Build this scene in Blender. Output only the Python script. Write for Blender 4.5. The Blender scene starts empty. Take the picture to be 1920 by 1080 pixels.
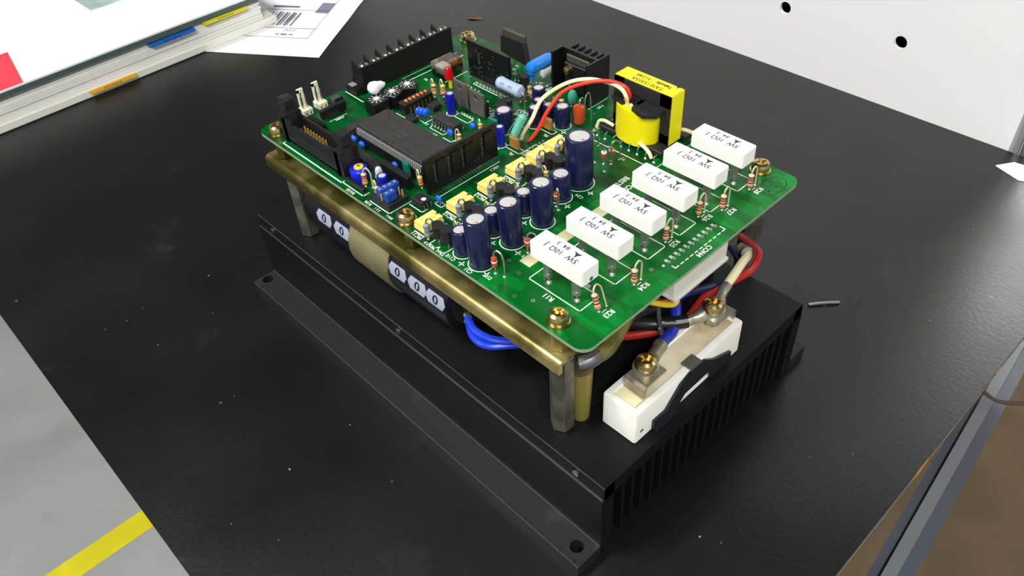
import bpy, math, random
from mathutils import Vector, Matrix
random.seed(7)
SC = bpy.context.scene
COL = SC.collection
S = 0.0013                      # one drawing unit in metres
TABLE = -82.08                  # table top in drawing units (0 = top face of the circuit board)
Z0 = 0.90 - TABLE * S           # table top stands 0.90 m above the floor
FLOOR_U = -Z0 / S               # floor level in drawing units
def W(x, y, z): return Vector((x * S, y * S, z * S + Z0))

# ------------------------------------------------------------------ camera
cd = bpy.data.cameras.new('camera'); cam = bpy.data.objects.new('camera', cd); COL.objects.link(cam)
r0 = Vector((0.6933377, 0.7185831, -0.0540485)); r1 = Vector((0.4640220, -0.5025855, -0.7294460)); r2 = Vector((-0.5513316, 0.4806727, -0.6818998))
m = Matrix.Identity(4)
for i in range(3):
    m[i][0] = r0[i]; m[i][1] = -r1[i]; m[i][2] = -r2[i]
m.translation = W(270.8713, -112.0067, 166.0030)
cam.matrix_world = m
cd.sensor_width = 36.0; cd.lens = 36.0 * 1539.235 / 1920.0
cd.clip_start = 0.005; cd.clip_end = 50
SC.camera = cam
# ------------------------------------------------------------------ world, lamps, exposure
wd = bpy.data.worlds.new('world'); SC.world = wd; wd.use_nodes = True
bg = wd.node_tree.nodes['Background']; bg.inputs[0].default_value = (0.90, 0.94, 1.0, 1); bg.inputs[1].default_value = 0.3
def area(name, loc, target, sx, sy, power, col=(1, 1, 1)):
    l = bpy.data.lights.new(name, 'AREA'); l.shape = 'RECTANGLE'; l.size = sx; l.size_y = sy; l.energy = power; l.color = col
    o = bpy.data.objects.new(name, l); COL.objects.link(o); o.location = loc
    o.rotation_euler = (Vector(target) - Vector(loc)).to_track_quat('-Z', 'Y').to_euler()
    return o
LAMPS = [(-0.75, -1.35, 92, 0.32, 1.5), (1.6, -1.35, 105, 0.32, 1.5), (-0.33, 3.55, 110, 1.5, 0.32), (2.4, 2.6, 30, 0.32, 1.5)]   # x, y, power, size; ceiling lamps, but second is added fill, third added for table glare
for lx, ly, lp, lw, ll in LAMPS: area('ceiling_or_fill_lamp', (lx, ly, 3.07), (lx, ly, 0.0), lw, ll, lp, (1.0, 0.985, 0.95))
SC.view_settings.view_transform = 'Standard'; SC.view_settings.look = 'None'
SC.view_settings.gamma = 1.0; SC.view_settings.use_curve_mapping = False
SC.view_settings.exposure = 0.05

# ------------------------------------------------------------------ materials
def lin(c):
    out = []
    for v in c:
        v = v / 255.0
        out.append(v / 12.92 if v <= 0.04045 else ((v + 0.055) / 1.055) ** 2.4)
    return (*out, 1.0)
MATS = {}
def mat(name, col, rough=0.5, metal=0.0, spec=0.5, var=None, vscale=40.0, vdetail=3.0, bump=0.0, bscale=200.0, coat=0.0, trans=0.0, ior=1.45, vlo=0.4, vhi=0.62):
    """Principled material; var = second colour mixed in by noise; bump = fine relief."""
    if name in MATS: return MATS[name]
    m = bpy.data.materials.new(name); m.use_nodes = True; nt = m.node_tree; b = nt.nodes['Principled BSDF']
    b.inputs['Base Color'].default_value = lin(col); b.inputs['Roughness'].default_value = rough; b.inputs['Metallic'].default_value = metal
    b.inputs['Specular IOR Level'].default_value = spec; b.inputs['Coat Weight'].default_value = coat; b.inputs['Coat Roughness'].default_value = 0.12
    b.inputs['Transmission Weight'].default_value = trans; b.inputs['IOR'].default_value = ior
    if var or bump:
        tc = nt.nodes.new('ShaderNodeTexCoord')
    if var:
        n = nt.nodes.new('ShaderNodeTexNoise'); n.inputs['Scale'].default_value = vscale; n.inputs['Detail'].default_value = vdetail
        nt.links.new(tc.outputs['Object'], n.inputs['Vector'])
        r = nt.nodes.new('ShaderNodeValToRGB'); r.color_ramp.elements[0].position = vlo; r.color_ramp.elements[1].position = vhi
        r.color_ramp.elements[0].color = lin(col); r.color_ramp.elements[1].color = lin(var)
        nt.links.new(n.outputs['Fac'], r.inputs['Fac']); nt.links.new(r.outputs['Color'], b.inputs['Base Color'])
    if bump:
        n2 = nt.nodes.new('ShaderNodeTexNoise'); n2.inputs['Scale'].default_value = bscale; n2.inputs['Detail'].default_value = 4
        nt.links.new(tc.outputs['Object'], n2.inputs['Vector'])
        bp = nt.nodes.new('ShaderNodeBump'); bp.inputs['Strength'].default_value = bump; bp.inputs['Distance'].default_value = 0.0005
        nt.links.new(n2.outputs['Fac'], bp.inputs['Height']); nt.links.new(bp.outputs['Normal'], b.inputs['Normal'])
    MATS[name] = m
    return m
def table_mat():
    m = bpy.data.materials.new('table_laminate'); m.use_nodes = True; nt = m.node_tree; b = nt.nodes['Principled BSDF']
    tc = nt.nodes.new('ShaderNodeTexCoord')
    def noise(scale, detail, rough=0.5, vec=None):
        n = nt.nodes.new('ShaderNodeTexNoise'); n.inputs['Scale'].default_value = scale; n.inputs['Detail'].default_value = detail; n.inputs['Roughness'].default_value = rough
        nt.links.new(vec or tc.outputs['Object'], n.inputs['Vector']); return n.outputs['Fac']
    def ramp(src, stops):
        r = nt.nodes.new('ShaderNodeValToRGB')
        while len(r.color_ramp.elements) < len(stops): r.color_ramp.elements.new(0.5)
        for e, (p, c) in zip(r.color_ramp.elements, stops): e.position = p; e.color = c
        nt.links.new(src, r.inputs['Fac']); return r.outputs['Color']
    def mix(f, a, bb, mode='MIX'):
        x = nt.nodes.new('ShaderNodeMix'); x.data_type = 'RGBA'; x.blend_type = mode
        if isinstance(f, float): x.inputs[0].default_value = f
        else: nt.links.new(f, x.inputs[0])
        nt.links.new(a, x.inputs[6])
        if isinstance(bb, tuple): x.inputs[7].default_value = bb
        else: nt.links.new(bb, x.inputs[7])
        return x.outputs[2]
    base = ramp(noise(5, 5), [(0.3, lin((12, 12, 14))), (0.7, lin((18, 18, 20)))])
    # worn smudges
    base = mix(ramp(noise(23, 6, 0.7), [(0.60, (0, 0, 0, 1)), (0.85, (0.16, 0.16, 0.16, 1))]), base, lin((88, 86, 84)))
    # dust specks
    v = nt.nodes.new('ShaderNodeTexVoronoi'); v.inputs['Scale'].default_value = 34
    nt.links.new(tc.outputs['Object'], v.inputs['Vector'])
    base = mix(ramp(v.outputs['Distance'], [(0.015, (0.35, 0.35, 0.35, 1)), (0.04, (0, 0, 0, 1))]), base, lin((120, 118, 112)))
    # long fine scratches
    for ang, sc in ((0.5, 3.0), (2.1, 4.0)):
        mp = nt.nodes.new('ShaderNodeMapping'); mp.inputs['Rotation'].default_value = (0, 0, ang); mp.inputs['Scale'].default_value = (sc * 0.5, sc * 60, 1)
        nt.links.new(tc.outputs['Object'], mp.inputs['Vector'])
        f = noise(1.0, 3, 0.6, mp.outputs['Vector'])
        base = mix(ramp(f, [(0.72, (0, 0, 0, 1)), (0.82, (0.12, 0.12, 0.12, 1))]), base, lin((105, 104, 102)))
    nt.links.new(base, b.inputs['Base Color'])
    rr = ramp(noise(9, 5), [(0.3, (0.28, 0.28, 0.28, 1)), (0.7, (0.42, 0.42, 0.42, 1))]); nt.links.new(rr, b.inputs['Roughness'])
    b.inputs['Specular IOR Level'].default_value = 0.42
    bp = nt.nodes.new('ShaderNodeBump'); bp.inputs['Strength'].default_value = 0.12; bp.inputs['Distance'].default_value = 0.0006
    nt.links.new(noise(420, 3), bp.inputs['Height']); nt.links.new(bp.outputs['Normal'], b.inputs['Normal'])
    return m
def clear_mat(name, tint, gloss=0.12):
    m = bpy.data.materials.new(name); m.use_nodes = True; nt = m.node_tree; nt.nodes.remove(nt.nodes['Principled BSDF'])
    t = nt.nodes.new('ShaderNodeBsdfTransparent'); t.inputs[0].default_value = lin(tint)
    g = nt.nodes.new('ShaderNodeBsdfGlossy'); g.inputs[0].default_value = (1, 1, 1, 1); g.inputs['Roughness'].default_value = 0.08
    fr = nt.nodes.new('ShaderNodeFresnel'); fr.inputs[0].default_value = 1.5
    x = nt.nodes.new('ShaderNodeMixShader'); nt.links.new(fr.outputs[0], x.inputs[0]); nt.links.new(t.outputs[0], x.inputs[1]); nt.links.new(g.outputs[0], x.inputs[2])
    nt.links.new(x.outputs[0], nt.nodes['Material Output'].inputs[0]); return m
def board_mat():
    """Glossy green solder mask: darker bare laminate between the slightly lighter copper tracks."""
    m = bpy.data.materials.new('solder_mask_green'); m.use_nodes = True; nt = m.node_tree; b = nt.nodes['Principled BSDF']
    tc = nt.nodes.new('ShaderNodeTexCoord')
    facs = []
    for rot, sc, off in ((0.0, (34, 180, 1), 0), (math.pi / 2, (40, 160, 1), 5.3)):
        mp = nt.nodes.new('ShaderNodeMapping'); mp.inputs['Rotation'].default_value = (0, 0, rot); mp.inputs['Scale'].default_value = sc; mp.inputs['Location'].default_value = (off, off, 0)
        nt.links.new(tc.outputs['Object'], mp.inputs['Vector'])
        n = nt.nodes.new('ShaderNodeTexVoronoi'); n.distance = 'CHEBYCHEV'; n.inputs['Scale'].default_value = 1.0; n.inputs['Randomness'].default_value = 0.8
        nt.links.new(mp.outputs['Vector'], n.inputs['Vector'])
        r = nt.nodes.new('ShaderNodeValToRGB'); r.color_ramp.interpolation = 'CONSTANT'
        r.color_ramp.elements[0].position = 0; r.color_ramp.elements[0].color = (0, 0, 0, 1); r.color_ramp.elements[1].position = 0.55; r.color_ramp.elements[1].color = (1, 1, 1, 1)
        sep = nt.nodes.new('ShaderNodeSeparateColor'); nt.links.new(n.outputs['Color'], sep.inputs[0])
        nt.links.new(sep.outputs[0], r.inputs['Fac']); facs.append(r.outputs['Color'])
    mx = nt.nodes.new('ShaderNodeMix'); mx.data_type = 'RGBA'; mx.inputs[0].default_value = 0.5
    nt.links.new(facs[0], mx.inputs[6]); nt.links.new(facs[1], mx.inputs[7])
    r = nt.nodes.new('ShaderNodeValToRGB'); r.color_ramp.elements[0].color = lin((0, 84, 26)); r.color_ramp.elements[1].color = lin((0, 114, 38))
    nt.links.new(mx.outputs[2], r.inputs['Fac'])
    # shade (left) and reflected light (right) put into the green, beside darker laminate left
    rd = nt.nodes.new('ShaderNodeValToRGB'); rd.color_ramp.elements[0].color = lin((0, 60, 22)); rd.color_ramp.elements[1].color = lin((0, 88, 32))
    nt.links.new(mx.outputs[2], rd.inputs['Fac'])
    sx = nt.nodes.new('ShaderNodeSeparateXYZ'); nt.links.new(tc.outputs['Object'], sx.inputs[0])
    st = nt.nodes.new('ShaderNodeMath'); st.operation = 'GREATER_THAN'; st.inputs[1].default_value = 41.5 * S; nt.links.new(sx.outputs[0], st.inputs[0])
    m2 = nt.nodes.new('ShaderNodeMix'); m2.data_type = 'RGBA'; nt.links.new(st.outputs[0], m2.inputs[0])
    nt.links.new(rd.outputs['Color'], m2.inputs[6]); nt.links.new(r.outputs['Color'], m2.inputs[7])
    nt.links.new(m2.outputs[2], b.inputs['Base Color'])
    b.inputs['Roughness'].default_value = 0.28; b.inputs['Specular IOR Level'].default_value = 0.22
    bp = nt.nodes.new('ShaderNodeBump'); bp.inputs['Strength'].default_value = 0.25; bp.inputs['Distance'].default_value = 0.00004
    nt.links.new(mx.outputs[2], bp.inputs['Height']); nt.links.new(bp.outputs['Normal'], b.inputs['Normal'])
    return m

# ------------------------------------------------------------------ mesh building
class MB:
    def __init__(s): s.v = []; s.f = []
    def add(s, vs, fs):
        k = len(s.v); s.v += [tuple(p) for p in vs]; s.f += [tuple(i + k for i in f) for f in fs]; return s
    def box(s, x0, x1, y0, y1, z0, z1):
        return s.add([(x0, y0, z0), (x1, y0, z0), (x1, y1, z0), (x0, y1, z0), (x0, y0, z1), (x1, y0, z1), (x1, y1, z1), (x0, y1, z1)],
                     [(0, 3, 2, 1), (4, 5, 6, 7), (0, 1, 5, 4), (1, 2, 6, 5), (2, 3, 7, 6), (3, 0, 4, 7)])
    def rbox(s, x0, x1, y0, y1, z0, z1, b=0.3):
        """box with chamfered edges"""
        X, Y, Zz = (x0, x1), (y0, y1), (z0, z1); vs = []; idx = {}
        for i in (0, 1):
            for j in (0, 1):
                for k in (0, 1):
                    sx, sy, sz = (1, -1)[i], (1, -1)[j], (1, -1)[k]
                    for a in range(3):
                        p = [X[i] + sx * b, Y[j] + sy * b, Zz[k] + sz * b]; p[a] = (X[i], Y[j], Zz[k])[a]
                        idx[(i, j, k, a)] = len(vs); vs.append(tuple(p))
        I = lambda i, j, k, a: idx[(i, j, k, a)]
        fs = [(I(0,0,0,0), I(0,0,1,0), I(0,1,1,0), I(0,1,0,0)), (I(1,0,0,0), I(1,1,0,0), I(1,1,1,0), I(1,0,1,0)),
              (I(0,0,0,1), I(1,0,0,1), I(1,0,1,1), I(0,0,1,1)), (I(0,1,0,1), I(0,1,1,1), I(1,1,1,1), I(1,1,0,1)),
              (I(0,0,0,2), I(0,1,0,2), I(1,1,0,2), I(1,0,0,2)), (I(0,0,1,2), I(1,0,1,2), I(1,1,1,2), I(0,1,1,2))]
        for i in (0, 1):
            for j in (0, 1):
                fs.append((I(i,j,0,0), I(i,j,0,1), I(i,j,1,1), I(i,j,1,0)) if (i + j) % 2 == 0 else (I(i,j,0,0), I(i,j,1,0), I(i,j,1,1), I(i,j,0,1)))
                fs.append((I(i,0,j,0), I(i,0,j,2), I(i,1,j,2), I(i,1,j,0)) if (i + j) % 2 else (I(i,0,j,0), I(i,1,j,0), I(i,1,j,2), I(i,0,j,2)))
                fs.append((I(0,i,j,1), I(0,i,j,2), I(1,i,j,2), I(1,i,j,1)) if (i + j) % 2 == 0 else (I(0,i,j,1), I(1,i,j,1), I(1,i,j,2), I(0,i,j,2)))
        for i in (0, 1):
            for j in (0, 1):
                for k in (0, 1):
                    t = (I(i,j,k,0), I(i,j,k,1), I(i,j,k,2)); fs.append(t if (i + j + k) % 2 else t[::-1])
        return s.add(vs, fs)
    def prism(s, poly, z0, z1, axis='z', holes=None):
        """extrude a counter-clockwise polygon; axis says what the extrusion runs along"""
        n = len(poly)
        def mp(p, t): return {'z': (p[0], p[1], t), 'x': (t, p[0], p[1]), 'y': (p[1], t, p[0])}[axis]
        vs = [mp(p, z0) for p in poly] + [mp(p, z1) for p in poly]
        fs = [tuple(range(n))[::-1], tuple(range(n, 2 * n))] + [(i, (i + 1) % n, n + (i + 1) % n, n + i) for i in range(n)]
        return s.add(vs, fs)
    def rings(s, rings, cap0=True, cap1=True, closed=False):
        n = len(rings[0]); k = len(rings); vs = [p for r in rings for p in r]; fs = []
        for i in range(k - 1 if not closed else k):
            a, b = i * n, ((i + 1) % k) * n
            for j in range(n): fs.append((a + j, a + (j + 1) % n, b + (j + 1) % n, b + j))
        if not closed:
            if cap0: fs.append(tuple(range(n))[::-1])
            if cap1: fs.append(tuple(range((k - 1) * n, k * n)))
        return s.add(vs, fs)
    def lathe(s, prof, n=20, c=(0, 0, 0), axis='z', cap0=True, cap1=True):
        rg = []
        for r, h in prof:
            ring = []
            for j in range(n):
                a = 2 * math.pi * j / n; x, y = r * math.cos(a), r * math.sin(a)
                p = {'z': (x, y, h), 'x': (h, x, y), 'y': (y, h, x)}[axis]
                ring.append((p[0] + c[0], p[1] + c[1], p[2] + c[2]))
            rg.append(ring)
        return s.rings(rg, cap0, cap1)
    def cyl(s, p0, p1, r, n=12, r2=None):
        return s.tube([p0, p1], [r, r if r2 is None else r2], n, res=0)
    def tube(s, pts, r, n=8, res=6):
        P = [Vector(p) for p in pts]
        if res and len(P) > 2:
            Q = []
            E = [P[0] * 2 - P[1]] + P + [P[-1] * 2 - P[-2]]
            for i in range(1, len(E) - 2):
                a, b, c, d = E[i - 1:i + 3]
                for k in range(res):
                    t = k / res
                    Q.append(0.5 * ((2 * b) + (c - a) * t + (2 * a - 5 * b + 4 * c - d) * t * t + (3 * b - a - 3 * c + d) * t ** 3))
            Q.append(P[-1]); P2 = Q
        else: P2 = P
        R = r if isinstance(r, (list, tuple)) else [r]
        if len(R) == 1: R = [R[0]] * len(P2)
        elif len(R) != len(P2): R = [R[min(len(R) - 1, int(i * (len(R) - 1) / (len(P2) - 1) + .5))] for i in range(len(P2))]
        t = (P2[1] - P2[0]).normalized(); u = t.orthogonal().normalized(); rg = []
        for i, p in enumerate(P2):
            t2 = (P2[min(i + 1, len(P2) - 1)] - P2[max(i - 1, 0)]).normalized()
            u = (u - t2 * u.dot(t2)).normalized(); w = t2.cross(u)
            rg.append([p + (u * math.cos(2 * math.pi * j / n) + w * math.sin(2 * math.pi * j / n)) * R[i] for j in range(n)])
        return s.rings(rg)
    def ball(s, c, rx, ry, rz, n=12, k=7):
        rg = []
        for i in range(k + 1):
            a = -math.pi / 2 + math.pi * (0.04 + 0.92 * i / k)
            rg.append([(c[0] + rx * math.cos(a) * math.cos(2 * math.pi * j / n), c[1] + ry * math.cos(a) * math.sin(2 * math.pi * j / n), c[2] + rz * math.sin(a)) for j in range(n)])
        return s.rings(rg)
    def quad(s, a, b, c, d): return s.add([a, b, c, d], [(0, 1, 2, 3)])
    def line(s, a, b, w, z=0.03, h=0.03):
        """flat printed stroke on the board, from a to b"""
        dx, dy = b[0] - a[0], b[1] - a[1]; L = math.hypot(dx, dy) or 1; nx, ny = -dy / L * w / 2, dx / L * w / 2; ex, ey = dx / L * w / 2, dy / L * w / 2
        return s.prism([(a[0] - ex + nx, a[1] - ey + ny), (a[0] - ex - nx, a[1] - ey - ny), (b[0] + ex - nx, b[1] + ey - ny), (b[0] + ex + nx, b[1] + ey + ny)], z - h + 0.005, z)
    def poly(s, pts, w, close=True, z=0.03):
        for a, b in zip(pts, pts[1:] + (pts[:1] if close else [])): s.line(a, b, w, z)
        return s
    def ring(s, c, r, w, n=24, z=0.03, a0=0, a1=2 * math.pi):
        st = (a1 - a0) / n
        for i in range(n):
            a, b = a0 + i * st, a0 + (i + 1) * st
            s.quad(*[(c[0] + q * math.cos(t), c[1] + q * math.sin(t), z) for q, t in ((r - w / 2, a), (r + w / 2, a), (r + w / 2, b), (r - w / 2, b))])
        return s
    def text(s, string, o, xd, yd, size, bold=0.0, cx=True, cy=True, squeeze=1.0):
        """lettering laid flat: o = middle, xd = reading direction, yd = towards the tops of the letters"""
        vs, fs, (x0, x1, y0, y1) = glyphs(string, bold)
        ox = (x0 + x1) / 2 if cx else x0; oy = (y0 + y1) / 2 if cy else 0
        o, xd, yd = Vector(o), Vector(xd), Vector(yd)
        return s.add([o + xd * ((p[0] - ox) * size * squeeze) + yd * ((p[1] - oy) * size) for p in vs], fs)
_G = {}
def glyphs(string, bold=0.0):
    k = (string, bold)
    if k not in _G:
        c = bpy.data.curves.new('t', 'FONT'); c.body = string; c.size = 1.0; c.resolution_u = 2; c.fill_mode = 'FRONT'; c.offset = bold
        o = bpy.data.objects.new('t', c); COL.objects.link(o)
        dg = bpy.context.evaluated_depsgraph_get(); me = o.evaluated_get(dg).to_mesh()
        vs = [(v.co.x, v.co.y) for v in me.vertices]; fs = [tuple(p.vertices) for p in me.polygons]
        o.evaluated_get(dg).to_mesh_clear(); bpy.data.objects.remove(o); bpy.data.curves.remove(c)
        xs = [p[0] for p in vs] or [0]; ys = [p[1] for p in vs] or [0]
        _G[k] = (vs, fs, (min(xs), max(xs), min(ys), max(ys)))
    return _G[k]
CACHE = {}
def mesh(name, mb, material, smooth=30, org=(0, 0, 0)):
    me = bpy.data.meshes.new(name)
    me.from_pydata([((p[0] - org[0]) * S, (p[1] - org[1]) * S, (p[2] - org[2]) * S) for p in mb.v], [], mb.f)
    me.materials.append(material); me.update()
    import bmesh
    b = bmesh.new(); b.from_mesh(me); bmesh.ops.recalc_face_normals(b, faces=b.faces); b.to_mesh(me); b.free()
    if smooth:
        me.shade_smooth(); me.set_sharp_from_angle(angle=math.radians(smooth))
    return me
ORG = {}
def tag(o, label=None, cat=None, group=None, kind=None):
    if label: o['label'] = label
    if cat: o['category'] = cat
    if group: o['group'] = group
    if kind: o['kind'] = kind
    return o
def thing(name, base, label, cat, group=None, kind=None):
    """an Empty at the thing's base that parents its parts"""
    o = bpy.data.objects.new(name, None); o.empty_display_size = 0.01; COL.objects.link(o); o.location = W(*base); ORG[o.name] = base
    return tag(o, label, cat, group, kind)
def single(name, mb, material, base, label=None, cat=None, group=None, kind=None, smooth=30):
    """a thing that is one mesh, built in board coordinates"""
    o = bpy.data.objects.new(name, mesh(name, mb, material, smooth, base)); COL.objects.link(o); o.location = W(*base); ORG[o.name] = base
    return tag(o, label, cat, group, kind)
def part(name, mb, material, root, label=None, smooth=30, kind=None):
    """part of a thing (or of a part that was built the same way), in board coordinates"""
    b = ORG[root.name]; o = bpy.data.objects.new(name, mesh(name, mb, material, smooth, b)); COL.objects.link(o); o.parent = root; ORG[o.name] = b
    return tag(o, label, kind=kind)
def comp(name, key, build, root, at, rot=(0, 0, 0), label=None, scale=None):
    """a part built once in its own coordinates (build() -> [(name, MB, material), ...], the first is the part, the others its
    pieces) and then placed as often as wanted; copies share the mesh data"""
    if key not in CACHE:
        CACHE[key] = [(n, mesh(n, mb, mt)) for n, mb, mt in build()]
    parts = CACHE[key]; b = ORG[root.name]
    o = bpy.data.objects.new(name, parts[0][1]); COL.objects.link(o); o.parent = root
    o.location = Vector(((at[0] - b[0]) * S, (at[1] - b[1]) * S, (at[2] - b[2]) * S)); o.rotation_euler = rot
    for n, me in parts[1:]:
        c = bpy.data.objects.new(n, me); COL.objects.link(c); c.parent = o
    return tag(o, label)

# ================================================================== the setting
X, Y = (1, 0, 0), (0, 1, 0)
grey_floor = mat('floor_paint', (132, 134, 134), 0.55, var=(126, 128, 128), vscale=5, vdetail=6, bump=0.1, bscale=90)
fl = single('floor', MB().box(-3600, 2600, -3000, 3000, FLOOR_U - 20, FLOOR_U), grey_floor, (0, 0, FLOOR_U), 'light grey painted concrete workshop floor below the black table', kind='structure')
part('floor_marking', MB().box(-541, -507, -700, 700, FLOOR_U, FLOOR_U + 0.6), mat('yellow_tape', (186, 176, 10), 0.5, var=(176, 166, 8), vscale=14), fl, 'yellow floor marking stripe')
FX0, FX1, FY0, FY1, CEIL = -3600, 2600, -3000, 3000, 3.2 / S + FLOOR_U
wallm = mat('wall_paint', (206, 206, 202), 0.8)
single('ceiling', MB().box(FX0, FX1, FY0, FY1, CEIL, CEIL + 40), mat('ceiling_grey', (40, 40, 40), 0.9), (0, 0, CEIL), 'grey workshop ceiling', kind='structure')
for nm, b in (('wall_left', (FX0 - 40, FX0, FY0, FY1)), ('wall_right', (FX1, FX1 + 40, FY0, FY1)), ('wall_back', (FX0, FX1, FY1, FY1 + 40)), ('wall_front', (FX0, FX1, FY0 - 40, FY0))):
    single(nm, MB().box(*b, FLOOR_U, CEIL), wallm, ((b[0] + b[1]) / 2, (b[2] + b[3]) / 2, FLOOR_U), 'pale plain workshop ' + nm.replace('_', ' on the '), kind='structure')
# table: black laminate top on a pale core, steel rails below
tb = thing('work_table', (70, 100, FLOOR_U), 'black laminate work table carrying the opened electronic drive', 'table')
top_m = table_mat()
part('tabletop', MB().box(-760, 241, -106, 306, TABLE - 1.2, TABLE), top_m, tb)
part('core_board', MB().box(-760, 240.7, -105.7, 306, TABLE - 7, TABLE - 1.2), mat('chipboard_core', (112, 112, 100), 0.75, var=(150, 120, 70), vscale=60, vlo=0.62, vhi=0.7), tb, 'greyish chipboard edge')
dark_steel = mat('dark_steel', (16, 17, 19), 0.6)
for y0 in (-20, 270): part('frame_or_shade_rail', MB().box(-740, 222, y0 - 8, y0 + 8, TABLE - 50, TABLE - 7), dark_steel, tb)
for x0 in (-730, 214): part('frame_or_shade_rail', MB().box(x0 - 8, x0 + 8, -20, 270, TABLE - 50, TABLE - 7), dark_steel, tb)  # black right-hand rail added to stand for the shade under the table
for x0 in (-726, 130):
    for y0 in (-16, 266): part('leg', MB().box(x0 - 12, x0 + 12, y0 - 12, y0 + 12, FLOOR_U, TABLE - 50), dark_steel, tb)
mb = MB()                                  # wood laid bare where the laminate chipped off the edge
for y0, y1 in ((92, 103), (33, 36), (158, 162)):
    mb.prism([(y0, TABLE - 2.6), (y0 + 2, TABLE - 0.2), (y1 - 1.5, TABLE - 0.3), (y1, TABLE - 2.2), ((y0 + y1) / 2, TABLE - 5)], 240.6, 241.15, 'x')
part('chipped_edge', mb, mat('bare_wood', (176, 120, 50), 0.8), tb, 'bare orange-brown wood where the edge is chipped')
# white perforated panel standing behind the table: a thick sheet with two drilled holes
white_panel = mat('panel_white', (226, 226, 226), 0.5)
pn = thing('perforated_panel', (-60, 308, TABLE - 60), 'white metal panel with two round holes behind the table', 'panel')
holes = [(46.2, -45.6), (115.0, -44.8)]; hr = 3.5
def holed_plate(x0, x1, z0, z1, y0, y1, holes, r, n=20):
    """plate in the xz plane with real round holes, each inside its own square cell"""
    mb = MB(); xs = [x0]
    for hx, hz in holes: xs += [hx - 2 * r, hx + 2 * r]
    xs.append(x1)
    for i in range(len(xs) - 1):
        if i % 2 == 0: mb.box(xs[i], xs[i + 1], y0, y1, z0, z1); continue
        hx, hz = holes[i // 2]; q = 2 * r
        mb.box(xs[i], xs[i + 1], y0, y1, z0, hz - q); mb.box(xs[i], xs[i + 1], y0, y1, hz + q, z1)
        for j in range(n):
            a, b = 2 * math.pi * j / n + math.pi / 4, 2 * math.pi * (j + 1) / n + math.pi / 4
            def sq(t):
                c, s_ = math.cos(t), math.sin(t); k = q / max(abs(c), abs(s_)); return hx + c * k, hz + s_ * k
            A, B = sq(a), sq(b); C, D = (hx + r * math.cos(b), hz + r * math.sin(b)), (hx + r * math.cos(a), hz + r * math.sin(a))
            mb.quad((A[0], y0, A[1]), (B[0], y0, B[1]), (C[0], y0, C[1]), (D[0], y0, D[1])); mb.quad((D[0], y1, D[1]), (C[0], y1, C[1]), (B[0], y1, B[1]), (A[0], y1, A[1]))
            mb.quad((D[0], y0, D[1]), (C[0], y0, C[1]), (C[0], y1, C[1]), (D[0], y1, D[1]))
    return mb
part('panel_sheet', holed_plate(-420, 183, -200, 320, 306.2, 308.2, holes, hr), white_panel, pn, smooth=0)
part('side_return', MB().box(183, 184.5, 306.2, 322, -200, 320), mat('panel_edge', (150, 150, 154), 0.5), pn, 'grey folded side edge')
part('hole_shade_sheet', MB().box(-415, 183, 330, 331, -200, 320), mat('hole_shade_black', (8, 8, 9), 0.9), pn, 'black sheet standing in for the dark space behind the holes')  # added black sheet, stands for the shade seen through the holes
# grey cabinet and label beyond the right end of the panel
single('grey_upright', MB().rbox(185, 190, 323, 335, FLOOR_U, 320, 0.5), mat('upright_grey', (120, 126, 132), 0.5, var=(108, 114, 120), vscale=6), (187, 329, FLOOR_U), 'slim blue-grey upright behind the right end of the white panel', 'post')
# things under the right edge of the table
st = thing('steel_beam', (240, 200, -152), 'blue-grey steel beam with a pale raised strip below the table edge', 'beam')
def obeam(dx0, dx1, z0, z1):
    c, s_ = math.cos(0.092), math.sin(0.092); pts = []
    P0 = (251.5, 60.0)
    f = lambda dx, L: (P0[0] + dx * c - L * s_, P0[1] + dx * s_ + L * c)
    q = [f(dx0, -260), f(dx1, -260), f(dx1, 460), f(dx0, 460)]
    return MB().prism(q, z0, z1)
part('flange_plate', obeam(-7.5, 7.5, -160, -154), mat('beam_paint', (78, 84, 95), 0.5, var=(72, 78, 88), vscale=12), st)
part('raised_strip', obeam(-3.0, 2.0, -154, -152), mat('beam_strip', (112, 118, 122), 0.5), st, 'paler raised strip along the beam')
card = mat('cardboard', (92, 76, 54), 0.85, var=(80, 66, 46), vscale=14)
cb = thing('cardboard_box', (330, 330, FLOOR_U), 'brown cardboard box on the floor right of the table', 'box')
part('box_body', MB().box(170, 520, 60, 700, FLOOR_U, -420), card, cb)
part('flap', MB().box(170, 344, 60, 700, -420, -418.5), card, cb); part('flap', MB().box(347, 520, 60, 700, -420, -418.5), card, cb)
single('cable_loop', MB().tube([(236, 160, -96), (246, 172, -110), (262, 196, -118), (280, 214, -118), (296, 250, -140)], 0.9, 6), mat('brown_cable', (72, 56, 48), 0.6), (262, 196, -118), 'thin brown cable hanging past the table edge', 'cable')
single('orange_wire', MB().tube([(240.5, 190, -90), (248, 199, -100), (258, 206, -106)], [0.5, 1.2, 1.4], 6), mat('orange_wire', (190, 120, 50), 0.5), (248, 199, -100), 'short orange-brown wire end sticking out beside the table edge', 'wire')
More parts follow.
